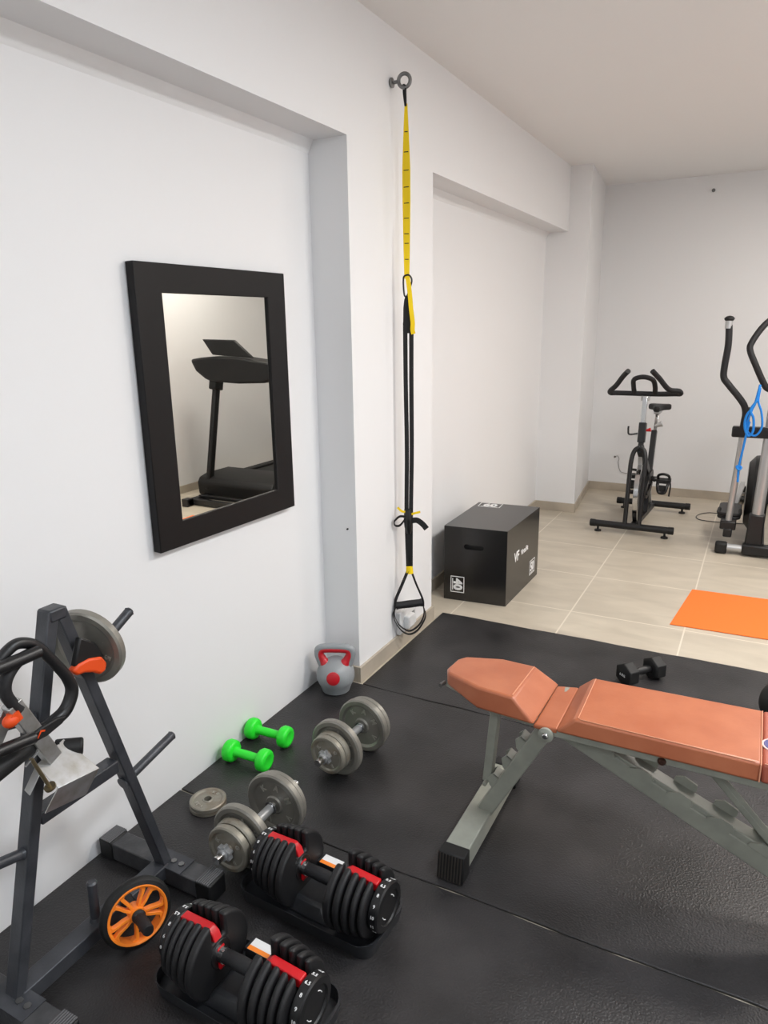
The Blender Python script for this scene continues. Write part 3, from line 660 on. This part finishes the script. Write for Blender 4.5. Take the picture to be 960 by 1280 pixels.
# ------------------------------------------------------------------ ab wheel
c = V((-1.283, 1.022, .0975)); az, tl = math.radians(-24), math.radians(9)
ax = V((math.cos(az)*math.cos(tl), math.sin(az)*math.cos(tl), math.sin(tl))); wu = V((-math.sin(az), math.cos(az), 0)); wv = ax.cross(wu)
t = thing('ab_wheel', 'orange spoked ab roller wheel with black tyre leaning on the rack base', 'ab wheel', (c.x, c.y, ZM), world=True)
b = B(); lathe(b, [(.0755, -.016), (.086, -.013), (.0905, -.007), (.0915, 0), (.0905, .007), (.086, .013), (.0755, .016)], c, ax, 56, close=True); obj('tyre', b, RUB, t)
b = B(); lathe(b, [(.0695, -.018), (.0765, -.018), (.0765, .0185), (.0745, .019), (.0695, .016)], c, ax, 56, close=True); obj('rim', b, ORG, t)
b = B(); rd = lambda r, a: V(c)+wu*r*math.cos(a)+wv*r*math.sin(a)
for i in range(5):
    a = 2*PI*i/5+.35
    for q_ in (-1, 1):
        pts = [(.015, a+q_*math.radians(36)), (.026, a+q_*math.radians(25)), (.036, a+q_*math.radians(24)), (.050, a+q_*math.radians(26)), (.062, a+q_*math.radians(26)), (.0715, a+q_*math.radians(20))]
        W = [.012, .008, .0075, .0075, .009, .020]
        L_, R_ = [], []
        for (r, q), wd in zip(pts, W):
            dd = wd/2/r; L_.append(rd(r, q-dd)); R_.append(rd(r, q+dd))
        P = L_+R_[::-1]; hexa(b, [p-ax*.004 for p in P]+[p+ax*.012 for p in P])
obj('spokes', b, ORG, t, bevel=.001)
b = B(); lathe(b, [(0, -.020), (.020, -.020), (.021, .004), (.019, .018), (0, .018)], c, ax, 28); obj('hub', b, ORG, t)
for s in (-1, 1):
    b = B(); prof = [(0, .018), (.0165, .018), (.0175, .024), (.013, .030)]+[(.0135+.0018*(k % 2), .034+k*.008) for k in range(7)]+[(.0145, .090), (.0125, .096), (0, .097)]
    lathe(b, prof, c, ax*s, 22); obj('handle', b, FOAM, t)

# ------------------------------------------------------------------ bench
t = thing('weight_bench', 'adjustable weight bench with tan red vinyl pads and grey green frame', 'weight bench', (-.4, 1.84, ZM), world=True)
YC = 1.84
def cross_foot(x, w, y0, y1):
    b = B(); box(b, x-w/2, y0+.03, .022, x+w/2, y1-.03, .088); f = obj('foot_bar', b, GFR, t, bevel=.004)
    for y, s in ((y0, 1), (y1, -1)):
        b = B(); ya, yb = (y, y+s*.045)
        hexa(b, [(x-w/2-.004, min(ya, yb)-(.012 if s > 0 else 0), ZM), (x+w/2+.004, min(ya, yb)-(.012 if s > 0 else 0), ZM), (x+w/2+.004, max(ya, yb)+(.012 if s < 0 else 0), ZM), (x-w/2-.004, max(ya, yb)+(.012 if s < 0 else 0), ZM),
                 (x-w/2-.004, min(ya, yb), .092), (x+w/2+.004, min(ya, yb), .092), (x+w/2+.004, max(ya, yb), .092), (x-w/2-.004, max(ya, yb), .092)])
        cp = obj('end_cap', b, RUB, f, bevel=.004)
        b = B()
        for k in range(8):
            xx = x-w/2+.003+k*(w-.009)/7
            yy = y-s*.012
            hexa(b, [(xx, yy-s*.003, .012), (xx+.003, yy-s*.003, .012), (xx+.003, yy+s*.01, .012), (xx, yy+s*.01, .012), (xx, y-s*.003, .088), (xx+.003, y-s*.003, .088), (xx+.003, y+s*.01, .088), (xx, y+s*.01, .088)])
        obj('ribs', b, mat('worn_brown_rubber', '#35302b', .6), cp)
cross_foot(-.642, .073, 1.585, 2.105)
cross_foot(.43, .06, 1.62, 2.06)
b = B(); bar(b, (-.628, YC, .078), (-.437, YC, .435), .052, .048, (0, 1, 0)); lg = obj('front_leg', b, GFR, t, bevel=.004)
for k in range(3):
    b = B()
    f0 = .30+k*.21; p = V((-.628, YC, .078)).lerp(V((-.437, YC, .435)), f0); d = (V((-.437, 0, .435))-V((-.628, 0, .078))).normalized(); nn = V((-d.z, 0, d.x))
    for yy in (YC-.022, YC+.018):
        prism(b, [(-.03, .022), (.018, .022), (.020, .045), (-.002, .052), (-.024, .036)], p+V((0, yy-YC, 0)), d, nn, (0, .005, 0))
    prism(b, [(.012, .02), (.018, .02), (.020, .045), (.014, .045)], p+V((0, -.022, 0)), d, nn, (0, .044, 0))
    obj('seat_ratchet', b, GFR, lg, bevel=.0015)
b = B(); bar(b, (-.602, YC, .47), (-.625, YC, .185), .034, .026, (0, 1, 0)); cyl(b, (-.625, YC-.035, .185), (-.625, YC+.035, .185), .007, n=12); obj('seat_strut', b, GFR, t, bevel=.002)
# seat rail and pivot
b = B()
for y in (1.765, 1.905):
    bar(b, (-.425, y, .462), (-.60, y, .475), .012, .026, (0, 1, 0)); bar(b, (-.60, y, .475), (-.745, y+(.03 if y < 1.84 else -.03), .506), .012, .020, (0, 1, 0))
obj('seat_rail', b, GFR, t, bevel=.002)
for y, s in ((1.714, -1), (1.956, 1)):
    b = B(); lathe(b, [(0, -.045), (.020, -.045), (.021, .002), (.021, .006), (.018, .008), (0, .008)], (-.421, y, .466), (0, s, 0), 24); p = obj('pivot_plate', b, GFR, t)
    b = B(); lathe(b, [(0, .0145), (.006, .0145), (.0085, .012), (.0095, .008)], (-.421, y, .466), (0, s, 0), 16); obj('pivot_bolt', b, CHR, p)
b = B(); cyl(b, (-.752, 1.79, .508), (-.758, 1.77, .506), .006, n=12); obj('bolt', b, GALV, t)
# back rail
b = B()
for y in (1.725, 1.945): bar(b, (-.415, y, .474), (.95, y, .474), .016, .022, (0, 1, 0))
for x in (-.3, .02, .5, .93): box(b, x, 1.73, .460, x+.03, 1.94, .485)
obj('back_rail', b, GFR, t, bevel=.002)
b = B(); lathe(b, [(0, .008), (.006, .008), (.010, .004), (.011, 0)], (-.125, 1.717, .471), (0, -1, 0), 16); obj('bolt', b, mat('rusty_bolt', '#4b3228', .5, .6), t)
# rear leg with ladder
LA, LB_ = V((-.405, YC, .432)), V((.40, YC, .062)); d = (LB_-LA).normalized(); nn = V((-d.z, 0, d.x))
b = B(); bar(b, LA, LB_, .056, .050, (0, 1, 0)); lg = obj('rear_leg', b, GFR, t, bevel=.004)
b = B(); 
hexa(b, [LA+d*.08+nn*.024+V((0, -.025, 0)), LA+d*.08+nn*.024+V((0, .025, 0)), LA+d*.75+nn*.024+V((0, .025, 0)), LA+d*.75+nn*.024+V((0, -.025, 0)), LA+d*.10+nn*.030+V((0, -.025, 0)), LA+d*.10+nn*.030+V((0, .025, 0)), LA+d*.74+nn*.052+V((0, .025, 0)), LA+d*.74+nn*.052+V((0, -.025, 0))])
obj('ladder_channel', b, GFR, lg, bevel=.003)
for k in range(5):
    p = LA+d*(.125+k*.111)
    b = B()
    for yy in (-.029, .024):
        h = .030+.020*k/4
        if yy < 0: P = [(-.034, h-.022), (.026, h-.022), (.034, h-.006), (.022, h+.006), (-.008, h+.006), (-.034, h-.012)]
        else: P = [(-.030, h-.016), (.020, h-.016), (.032, h+.006), (.026, h+.022), (-.012, h+.024), (-.030, h+.010)]
        prism(b, P, p+V((0, yy-.003, 0)), d, nn, (0, .006, 0))
    prism(b, [(.022, h-.012), (.025, h-.012), (.030, h-.003), (.027, h-.003)], p+V((0, -.027, 0)), d, nn, (0, .054, 0))
    obj('ratchet_notch', b, GFR, lg, smooth=20)
b = B(); bar(b, (-.055, 1.84, .455), (.165, 1.84, .225), .034, .016, (0, 1, 0)); bar(b, (-.055, 1.826, .462), (.165, 1.826, .232), .004, .03, (0, 1, 0)); cyl(b, (.168, 1.80, .222), (.168, 1.88, .222), .008, n=12); obj('back_strut', b, GFR, t, bevel=.002)
# pads
def pad(name, bot, top, parent, m, bev=.008):
    b = B(); hexa(b, bot+top); return obj(name, b, m, parent, bevel=bev, segs=3)
pad('back_pad', [(-.395, 1.700, .488), (.095, 1.700, .488), (.095, 1.98, .488), (-.395, 1.98, .488)], [(-.346, 1.706, .538), (.095, 1.706, .538), (.095, 1.974, .538), (-.350, 1.974, .530)], t, VIN)
pd = pad('back_pad_end', [(.094, 1.700, .488), (.92, 1.700, .488), (.92, 1.98, .488), (.094, 1.98, .488)], [(.094, 1.706, .538), (.89, 1.706, .538), (.89, 1.974, .538), (.094, 1.974, .538)], t, VIND)
b = B()
for x in (.092,): tube(b, [(x, 1.6995, .492), (x, 1.702, .528), (x, 1.7045, .534), (x, 1.712, .5382), (x, 1.84, .5385), (x, 1.966, .5385)], .0018, 8, sm=0)
b_ = B(); tube(b_, [(-.343, 1.962, .5335), (-.338, 1.714, .5385), (-.33, 1.710, .5375), (.08, 1.709, .5370)], .0014, 8, sm=0); obj('piping', b_, SEAM, t)
b_ = B(); tube(b_, [(.10, 1.709, .5370), (.88, 1.709, .5370)], .0014, 8, sm=0); obj('piping', b_, SEAM, t)
obj('piping', b, SEAM, t)
b = B(); lathe(b, [(0, .0012), (.032, .0012), (.033, 0)], (.124, 1.80, .5385), (0, 0, 1), 32); e = obj('emblem', b, mat('pale_pink_print', '#d9b8b4', .5), t)
b = B(); lathe(b, [(0, .0024), (.0275, .0024), (.028, .0012)], (.124, 1.80, .5385), (0, 0, 1), 32); obj('emblem_centre', b, mat('violet_print', '#4b4a7c', .5), e)
# seat pad (tapered)
sb = [(-.450, 1.700, .492), (-.450, 1.98, .480), (-.62, 1.975, .496), (-.735, 1.925, .512), (-.747, 1.885, .514), (-.747, 1.80, .514), (-.735, 1.768, .512), (-.62, 1.705, .497)]
st = [(-.516, 1.706, .560), (-.528, 1.974, .528), (-.63, 1.965, .536), (-.735, 1.920, .540), (-.752, 1.885, .542), (-.752, 1.805, .548), (-.738, 1.776, .552), (-.62, 1.715, .562)]
b = B(); hexa(b, sb[::-1]+st[::-1]); obj('seat_pad', b, VIN, t, bevel=.009, segs=3)
b = B(); tube(b, [(-.520, 1.716, .5595), (-.5285, 1.962, .5305)], .0018, 8, sm=0); obj('seat_piping', b, SEAM, t)
b = B(); hexa(b, [(-.458, 1.715, .474), (-.392, 1.715, .474), (-.392, 1.97, .470), (-.458, 1.97, .468), (-.458, 1.715, .487), (-.392, 1.715, .492), (-.392, 1.97, .490), (-.458, 1.97, .480)]); obj('vinyl_flap', b, VIN, t, bevel=.005, segs=3)

# ------------------------------------------------------------------ hex dumbbell and ball behind the bench
t = thing('hex_dumbbell', 'black rubber hex dumbbell lying behind the bench', 'dumbbell', (-.342, 3.050, ZM), math.radians(50))
for s in (-1, 1):
    b = B(); P = [(.054*math.cos(PI/6+PI/3*i), .054*math.sin(PI/6+PI/3*i)) for i in range(6)]
    P2 = [(a*.8, c_*.8) for a, c_ in P]
    x0, x1, x2 = s*.045, s*.052, s*.098
    R0 = [b.verts.new((x0, p[0], p[1]+.0475)) for p in P2]; R1 = [b.verts.new((x1, p[0], p[1]+.0475)) for p in P]; R2 = [b.verts.new((x2, p[0], p[1]+.0475)) for p in P]; R3 = [b.verts.new((s*.104, p[0], p[1]+.0475)) for p in P2]
    for A1, B1 in ((R0, R1), (R1, R2), (R2, R3)):
        for i in range(6): b.faces.new([A1[i], A1[(i+1) % 6], B1[(i+1) % 6], B1[i]])
    b.faces.new(R0); b.faces.new(R3); h = obj('head', b, RUB, t, bevel=.003)
    obj('weight_mark', text_bm('6 KG', .016, basis((s*.1043, 0, .0475), (0, s, 0), (0, 0, 1)), .0003), WHT, h)
b = B(); lathe(b, [(.016, -.05), (.0135, -.035), (.0195, 0), (.0165, .035), (.018, .05)], (0, 0, .0475), (1, 0, 0), 18); obj('handle', b, BLK, t)
b = B(); sph(b, (0, 0, .098), .098, (1, 1, 1), 40); o = obj('exercise_ball', b, RUB); o.location = (.215, 2.90, ZM)
tag(o, 'black round ball at the right edge behind the bench pad', 'ball')

# ------------------------------------------------------------------ spin bike
t = thing('exercise_bike', 'black and silver spin bike with flywheel facing the camera', 'exercise bike', (-.75, 5.8, 0), world=True)
xc = lambda y: -.762+(y-5.39)*.05
def foot_bar(y, x0, x1, z=.062):
    b = B(); tube(b, [(x0, y, z), (x1, y, z)], .026, 16, sm=0); f = obj('foot_bar', b, BLK, t)
    for x, s in ((x0, 1), (x1, -1)):
        b = B(); cyl(b, (x-s*.006, y, z), (x+s*.035, y, z), .028, n=18); obj('end_cap', b, RUB, f, bevel=.004)
        b = B(); lathe(b, [(0, .0005), (.026, .0005), (.024, .012), (.008, .016), (.008, .045), (0, .045)], (x+s*.055, y, 0), (0, 0, 1), 18); obj('leveller', b, RUB, f)
foot_bar(5.39, -1.060, -.470); foot_bar(6.20, -1.005, -.430)
for s in (-1, 1):
    b = B(); tube(b, [(-.760+s*.051, 5.39, .07), (-.758+s*.052, 5.43, .40), (-.757+s*.05, 5.45, .55), (-.757+s*.034, 5.468, .625), (-.757, 5.475, .652)], .0165, 12, sm=5); obj('fork_tube', b, BLK, t)
b = B(); bar(b, (-.76, 5.39, .055), (-.722, 6.20, .055), .045, .035, (1, 0, 0)); obj('base_rail', b, BLK, t, bevel=.003)
hx = -.757
b = B(); bar(b, (hx, 5.50, .60), (hx, 5.53, .70), .036, .04, (1, 0, 0)); bar(b, (hx, 5.52, .68), (hx, 5.545, .825), .052, .055, (1, 0, 0)); obj('head_tube', b, BLK, t, bevel=.004)
b = B(); bar(b, (hx, 5.50, .64), (-.735, 5.92, .34), .045, .06, (1, 0, 0)); obj('down_tube', b, BLK, t, bevel=.004)
b = B(); bar(b, (-.735, 5.87, .05), (-.735, 5.93, .34), .04, .05, (1, 0, 0)); bar(b, (-.735, 5.92, .32), (-.735, 6.05, .70), .042, .05, (1, 0, 0)); obj('seat_tube', b, BLK, t, bevel=.004)
b = B(); bar(b, (-.735, 6.16, .07), (-.735, 5.95, .36), .022, .03, (1, 0, 0)); obj('rear_stay', b, SILV, t, bevel=.003)
b = B(); bar(b, (hx, 5.54, .80), (hx, 5.56, 1.02), .034, .036, (1, 0, 0)); obj('handlebar_post', b, CHR, t, bevel=.003)
b = B(); box(b, hx-.03, 5.545, .985, hx+.03, 5.60, 1.02); obj('bar_clamp', b, SILV, t, bevel=.004)
Z = 1.035
b = B(); tube(b, [(-.857, 5.34, 1.212), (-.90, 5.40, 1.17), (-.955, 5.47, 1.10), (-1.005, 5.53, Z+.02), (-1.008, 5.565, Z), (-.97, 5.575, Z), (-.85, 5.575, Z), (-.67, 5.575, Z), (-.56, 5.575, Z+.005), (-.520, 5.56, Z+.008), (-.528, 5.52, Z+.03), (-.59, 5.46, 1.08), (-.65, 5.39, 1.16), (-.695, 5.34, 1.215)], .0185, 14, sm=5)
hb = obj('handlebar', b, FOAM, t)
b = B(); tube(b, [(-.838, 5.57, Z), (-.842, 5.53, 1.09), (-.832, 5.47, 1.145), (-.768, 5.45, 1.165), (-.705, 5.47, 1.145), (-.692, 5.53, 1.09), (-.695, 5.57, Z)], .0175, 14); obj('centre_loop', b, FOAM, hb)
for zz, yy, s in ((.77, 5.53, -1), (.0, 0, 0)):
    if s:
        b = B(); tube(b, [(hx-.03, 5.52, .745), (hx-.085, 5.50, .74), (hx-.095, 5.50, .77), (hx-.095, 5.50, .80)], .007, 8); obj('brake_lever', b, BLK, t)
b = B(); cyl(b, (hx+.028, 5.53, .77), (hx+.060, 5.53, .778), .008, .015, n=14); obj('adjust_knob', b, RED, t)
# flywheel
fc = V((-.762, 5.66, .268))
b = B(); lathe(b, [(.165, -.012), (.235, -.018), (.242, -.016), (.242, .016), (.235, .018), (.165, .012)], fc, (1, .03, 0), 56, close=True); fw = obj('flywheel', b, CHR, t)
b = B(); lathe(b, [(0, -.010), (.168, -.010), (.168, .010), (0, .010)], fc, (1, .03, 0), 40); obj('flywheel_web', b, mat('grey_cast_disc', '#6d6d6f', .4, .6), fw)
b = B(); cyl(b, fc-V((.065, 0, 0)), fc+V((.065, 0, 0)), .018, n=16); obj('axle', b, BLK, t)
b = B(); bar(b, (fc.x, 5.56, .585), (fc.x, 5.60, .50), .03, .03, (1, 0, 0)); obj('brake_pad', b, SILV, t, bevel=.004)
b = B(); tube(b, [(-.716, 5.64, .27), (-.716, 5.75, .36), (-.716, 5.93, .38), (-.716, 5.97, .33), (-.716, 5.93, .27), (-.716, 5.75, .24)], 0, closed=True, flat=(.018, .05), side=(1, 0, 0)); obj('chain_guard', b, PLAS, t, bevel=.004)
# cranks, pedals
b = B(); cyl(b, (-.80, 5.93, .33), (-.67, 5.93, .33), .020, n=18); obj('bottom_bracket', b, BLK, t)
def crank(x, s, ang):
    e = V((x, 5.93+.165*math.cos(ang), .33+.165*math.sin(ang)))
    b = B(); bar(b, (x, 5.93, .33), e, .014, .028, (1, 0, 0)); cyl(b, e, e+V((s*.04, 0, 0)), .009, n=12); c_ = obj('crank', b, BLK, t, bevel=.003)
    px = e.x+s*.07
    b = B()
    for dy in (-.045, -.008, .030): box(b, px-.050, e.y+dy, e.z-.014, px+.050, e.y+dy+.018, e.z+.014)
    for dx in (-.045, .033): box(b, px+dx, e.y-.035, e.z-.011, px+dx+.012, e.y+.037, e.z+.011)
    cyl(b, (px-.045, e.y, e.z), (px+.045, e.y, e.z), .011, n=12)
    pd_ = obj('pedal', b, PLAS, c_)
    b = B(); tube(b, [(px-.038, e.y-.03, e.z-.005), (px-.034, e.y-.075, e.z-.03), (px-.02, e.y-.085, e.z-.075), (px+.02, e.y-.085, e.z-.075), (px+.034, e.y-.075, e.z-.03), (px+.038, e.y-.03, e.z-.005)], .012, 8)
    prism(b, [(-.03, -.085), (.03, -.085), (.036, -.035), (.02, -.02), (-.02, -.02), (-.036, -.035)], (px, e.y-.085, e.z), (1, 0, 0), (0, 0, 1), (0, .006, 0))
    tube(b, [(px-.038, e.y+.01, e.z), (px-.038, e.y-.03, e.z+.045), (px, e.y-.04, e.z+.060), (px+.038, e.y-.03, e.z+.045), (px+.038, e.y+.01, e.z)], .010, 8)
    tube(b, [(px+.04, e.y-.03, e.z+.03), (px+.055, e.y-.04, e.z-.03), (px+.05, e.y-.045, e.z-.11)], 0, flat=(.012, .003), side=(1, 0, 0)); obj('toe_cage', b, PLAS, pd_)
crank(-.672, 1, math.radians(172)); crank(-.80, -1, math.radians(-8))
# saddle
b = B(); bar(b, (-.730, 6.03, .66), (-.728, 6.10, .845), .026, .03, (1, 0, 0)); obj('seat_post', b, CHR, t, bevel=.003)
b = B(); cyl(b, (-.728, 6.00, .742), (-.675, 6.0, .765), .010, .024, n=16); obj('seat_knob', b, SILV, t, bevel=.003)
b = B()
top = [(-.0, -.15, .022), (.022, -.145, .018), (.03, -.06, .03), (.055, .03, .045), (.085, .10, .06)]
P = [(.0, -.16), (.024, -.14), (.030, -.06), (.050, .01), (.084, .05), (.090, .09), (.070, .125), (.02, .115), (-.02, .115), (-.070, .125), (-.090, .09), (-.084, .05), (-.050, .01), (-.030, -.06), (-.024, -.14)]
prism(b, P, (-.728, 6.14, .852), (1, 0, 0), (0, 1, 0), (0, 0, .045)); obj('saddle', b, RUB, t, bevel=.016, segs=4)
b = B(); bar(b, (-.728, 6.05, .842), (-.728, 6.20, .842), .05, .02, (1, 0, 0)); obj('saddle_clamp', b, SILV, t, bevel=.004)

# ------------------------------------------------------------------ elliptical
t = thing('elliptical_trainer', 'silver and black elliptical trainer at the right edge of the room', 'elliptical trainer', (.1, 5.7, 0), world=True)
xm = .115; yf = 5.2
b = B(); cyl(b, (-.13, yf, .045), (.36, yf, .045), .026, n=18); fb = obj('front_stabiliser', b, SILV, t)
for x0, x1 in ((-.175, -.10), (.33, .405)):
    b = B(); box(b, x0, yf-.035, .002, x1, yf+.035, .078); obj('end_cap', b, RUB, fb, bevel=.012)
b = B(); box(b, -.01, yf-.036, .012, .25, yf+.04, .085); obj('base_cover', b, PLAS, fb, bevel=.012)
b = B(); cyl(b, (-.10, 6.75, .045), (.36, 6.75, .045), .028, n=18); obj('rear_stabiliser', b, BLK, t)
b = B(); bar(b, (xm-.03, yf, .07), (xm-.03, 6.75, .06), .07, .05, (1, 0, 0)); obj('main_rail', b, BLK, t, bevel=.004)
b = B(); bar(b, (.055, 5.24, .05), (.060, 5.24, .29), .11, .10, (1, 0, 0), .09, .085); obj('mast_boot', b, PLAS, t, bevel=.01)
b = B(); cyl(b, (.060, 5.24, .26), (.085, 5.26, 1.12), .036, n=24); obj('mast', b, SILV, t)
b = B(); box(b, -.15, 5.21, .80, .33, 5.28, .87); obj('pivot_housing', b, PLAS, t, bevel=.01)
b = B(); box(b, .03, 5.17, 1.10, .15, 5.26, 1.34); obj('console', b, PLAS, t, bevel=.02, segs=3)
b = B(); box(b, .045, 5.19, 1.33, .16, 5.24, 1.41); obj('tablet_holder', b, PLAS, t, bevel=.008)
for s in (-1, 1):
    X = lambda x: x if s < 0 else 2*.09-x
    b = B(); tube(b, [(X(-.235), 5.20, 1.545), (X(-.226), 5.2, 1.40), (X(-.235), 5.2, 1.26), (X(-.232), 5.2, 1.19), (X(-.20), 5.2, 1.145), (X(-.12), 5.21, 1.05), (X(-.088), 5.22, .995), (X(-.080), 5.23, .93), (X(-.080), 5.235, .86)], .021, 14, sm=5); ha = obj('moving_handle', b, FOAM, t)
    b = B(); lathe(b, [(0, -.012), (.024, -.010), (.031, .0), (.030, .008), (.018, .018), (0, .022)], (X(-.235), 5.2, 1.558), (0, 0, 1), 18); obj('handle_cap', b, RUB, ha)
    b = B(); cyl(b, (X(-.235), 5.2, 1.500), (X(-.235), 5.2, 1.548), .0225, n=16); obj('metal_sleeve', b, SILV, ha)
    b = B(); bar(b, (X(-.080), 5.235, .82), (X(-.076), 5.225, 1.0), .062, .05, (1, 0, 0), .042, .04); obj('handle_joint', b, PLAS, t, bevel=.006)
    b = B(); cyl(b, (X(-.082), 5.25, .83), (X(-.112), 5.30, .20), .021, n=18); obj('swing_arm', b, SILV, t)
    b = B(); box(b, X(-.112)-.05, 5.26, .15, X(-.112)+.05, 5.36, .21); box(b, X(-.112)-.025, 5.25, .10, X(-.112)+.03, 5.34, .16); obj('arm_joint', b, PLAS, t, bevel=.008)
    b = B(); bar(b, (X(-.112), 5.30, .17), (X(-.06), 6.35, .26), .035, .04, (1, 0, 0)); obj('pedal_rail', b, SILV, t, bevel=.003)
    b = B(); prism(b, rrect(.15, .36, .04), (X(-.115), 5.56, .205), (1, 0, 0), (0, 1, .06), (0, 0, .02)); fp = obj('foot_plate', b, PLAS, t, bevel=.006)
    b = B(); tube(b, [(X(-.115)-.068, 5.54, .232), (X(-.115)-.064, 5.41, .228), (X(-.115), 5.385, .228), (X(-.115)+.064, 5.41, .228), (X(-.115)+.068, 5.54, .232)], .012, 8); obj('foot_rim', b, RUB, fp)
    b = B(); tube(b, [(X(.075), 5.16, 1.12), (X(.03), 5.12, 1.13), (X(.0), 5.10, 1.17), (X(-.055), 5.08, 1.28), (X(-.095), 5.08, 1.37), (X(-.088), 5.09, 1.42), (X(-.045), 5.12, 1.50), (X(.0), 5.15, 1.55), (X(.04), 5.18, 1.565)], .019, 12); obj('fixed_handle', b, FOAM, t)
b = B(); lathe(b, [(0, -.055), (.22, -.07), (.27, -.03), (.275, 0), (.27, .03), (.22, .07), (0, .07)], (.045, 5.66, .34), (1, 0, 0), 48); obj('flywheel_housing', b, PLAS, t)
b = B(); lathe(b, [(.17, .071), (.20, .073), (.23, .068)], (.045, 5.66, .34), (-1, 0, 0), 48); obj('housing_ring', b, SILV, t)
# blue rope
b = B(); xk, yk = -.0, 5.045
tube(b, [(-.015, yk, 1.16), (-.020, yk-.01, 1.12), (-.035, yk-.01, 1.03), (-.070, yk-.01, .97), (-.075, yk-.012, .90), (-.050, yk-.012, .84), (-.025, yk-.012, .87), (-.030, yk-.012, .95), (-.052, yk-.014, 1.00), (-.030, yk-.01, 1.05), (-.012, yk-.01, 1.06)], .0075, 8)
tube(b, [(-.012, yk, 1.14), (-.015, yk-.005, 1.06), (.010, yk-.01, .99), (.022, yk-.01, .90), (-.005, yk-.01, .845), (-.045, yk-.005, .855), (-.065, yk-.005, .90), (-.045, yk-.008, 1.0), (-.02, yk-.01, 1.08)], .0065, 8)
tube(b, [(-.05, yk-.01, .93), (-.060, yk-.01, .85), (-.070, yk-.005, .75), (-.080, yk, .66), (-.082, yk, .62), (-.078, yk, .535)], .007, 8)
tube(b, [(-.082, yk, .645), (-.095, yk-.008, .635), (-.080, yk-.014, .618), (-.066, yk-.006, .63), (-.078, yk+.01, .64)], .0065, 8)
tag(obj('rope', b, BLUE), 'bright blue knotted rope hanging from the elliptical trainer handle', 'rope')

# ------------------------------------------------------------------ treadmill (seen in the mirror)
t = thing('treadmill', 'black treadmill with wide console seen in the mirror', 'treadmill', (.85, 5.6, 0), world=True)
TP = mat('treadmill_plastic', '#0e0e0f', .5, spec=.3); xa, xb = .47, 1.33
b = B(); vs = prism(b, [(4.88, .05), (4.87, .17), (4.90, .215), (5.0, .238), (5.30, .238), (5.42, .20), (5.42, .05)], (xa, 0, 0), (0, 1, 0), (0, 0, 1), (xb-xa, 0, 0)); obj('motor_hood', b, TP, t, bevel=.018, segs=3)
b = B()
for x in (xa+.03, 1.24): bar(b, (x, 4.62, .035), (x, 5.0, .035), .06, .05, (1, 0, 0))
bar(b, (xa+.03, 4.70, .035), (1.24, 4.70, .035), .05, .05, (0, 1, 0)); bar(b, (xa+.03, 4.80, .06), (1.24, 4.80, .06), .04, .03, (0, 1, 0)); box(b, 1.21, 4.60, .001, 1.28, 4.68, .07); box(b, xa, 4.60, .001, xa+.07, 4.68, .07)
obj('base_frame', b, BLK, t, bevel=.004)
b = B(); box(b, xa+.08, 5.40, .13, 1.22, 6.45, .165); obj('running_belt', b, mat('belt_rubber', '#0d0d0e', .7), t, bevel=.004)
for x in (xa, 1.22):
    b = B(); box(b, x, 5.38, .08, x+.09, 6.48, .185); obj('side_rail', b, TP, t, bevel=.01)
b = B(); box(b, xa+.02, 6.42, .0, 1.29, 6.50, .15); obj('rear_foot', b, TP, t, bevel=.012)
for x in (1.215, .445):
    b = B(); bar(b, (x, 4.90, .10), (x, 5.10, 1.02), .05, .065, (1, 0, 0)); p = obj('upright', b, TP, t, bevel=.012)
    b = B(); bar(b, (x, 5.09, 1.0), (x, 5.11, 1.09), .085, .11, (1, 0, 0)); obj('upright_collar', b, TP, p, bevel=.012)
b = B()
pts = [(1.43, 1.275), (1.425, 1.245), (1.381, 1.169), (1.275, 1.100), (1.211, 1.078), (.90, 1.066), (.62, 1.078), (.54, 1.10), (.49, 1.169), (.475, 1.24), (.60, 1.26), (.90, 1.296), (1.124, 1.304), (1.30, 1.292)]
prism(b, pts, (0, 5.02, 0), (1, 0, 0), (0, 0, 1), (0, .22, 0)); obj('console', b, TP, t, bevel=.02, segs=3)
b = B(); hexa(b, [(.72, 5.03, 1.29), (1.177, 5.03, 1.315), (1.177, 5.06, 1.315), (.72, 5.06, 1.29), (.92, 5.03, 1.444), (1.285, 5.03, 1.452), (1.285, 5.06, 1.452), (.92, 5.06, 1.444)]); obj('display_panel', b, TP, t, bevel=.01)
for x in (1.28, .52):
    b = B(); tube(b, [(x, 5.20, 1.16), (x, 5.45, 1.13), (x, 5.62, 1.08)], .022, 12); obj('handrail', b, FOAM, t)
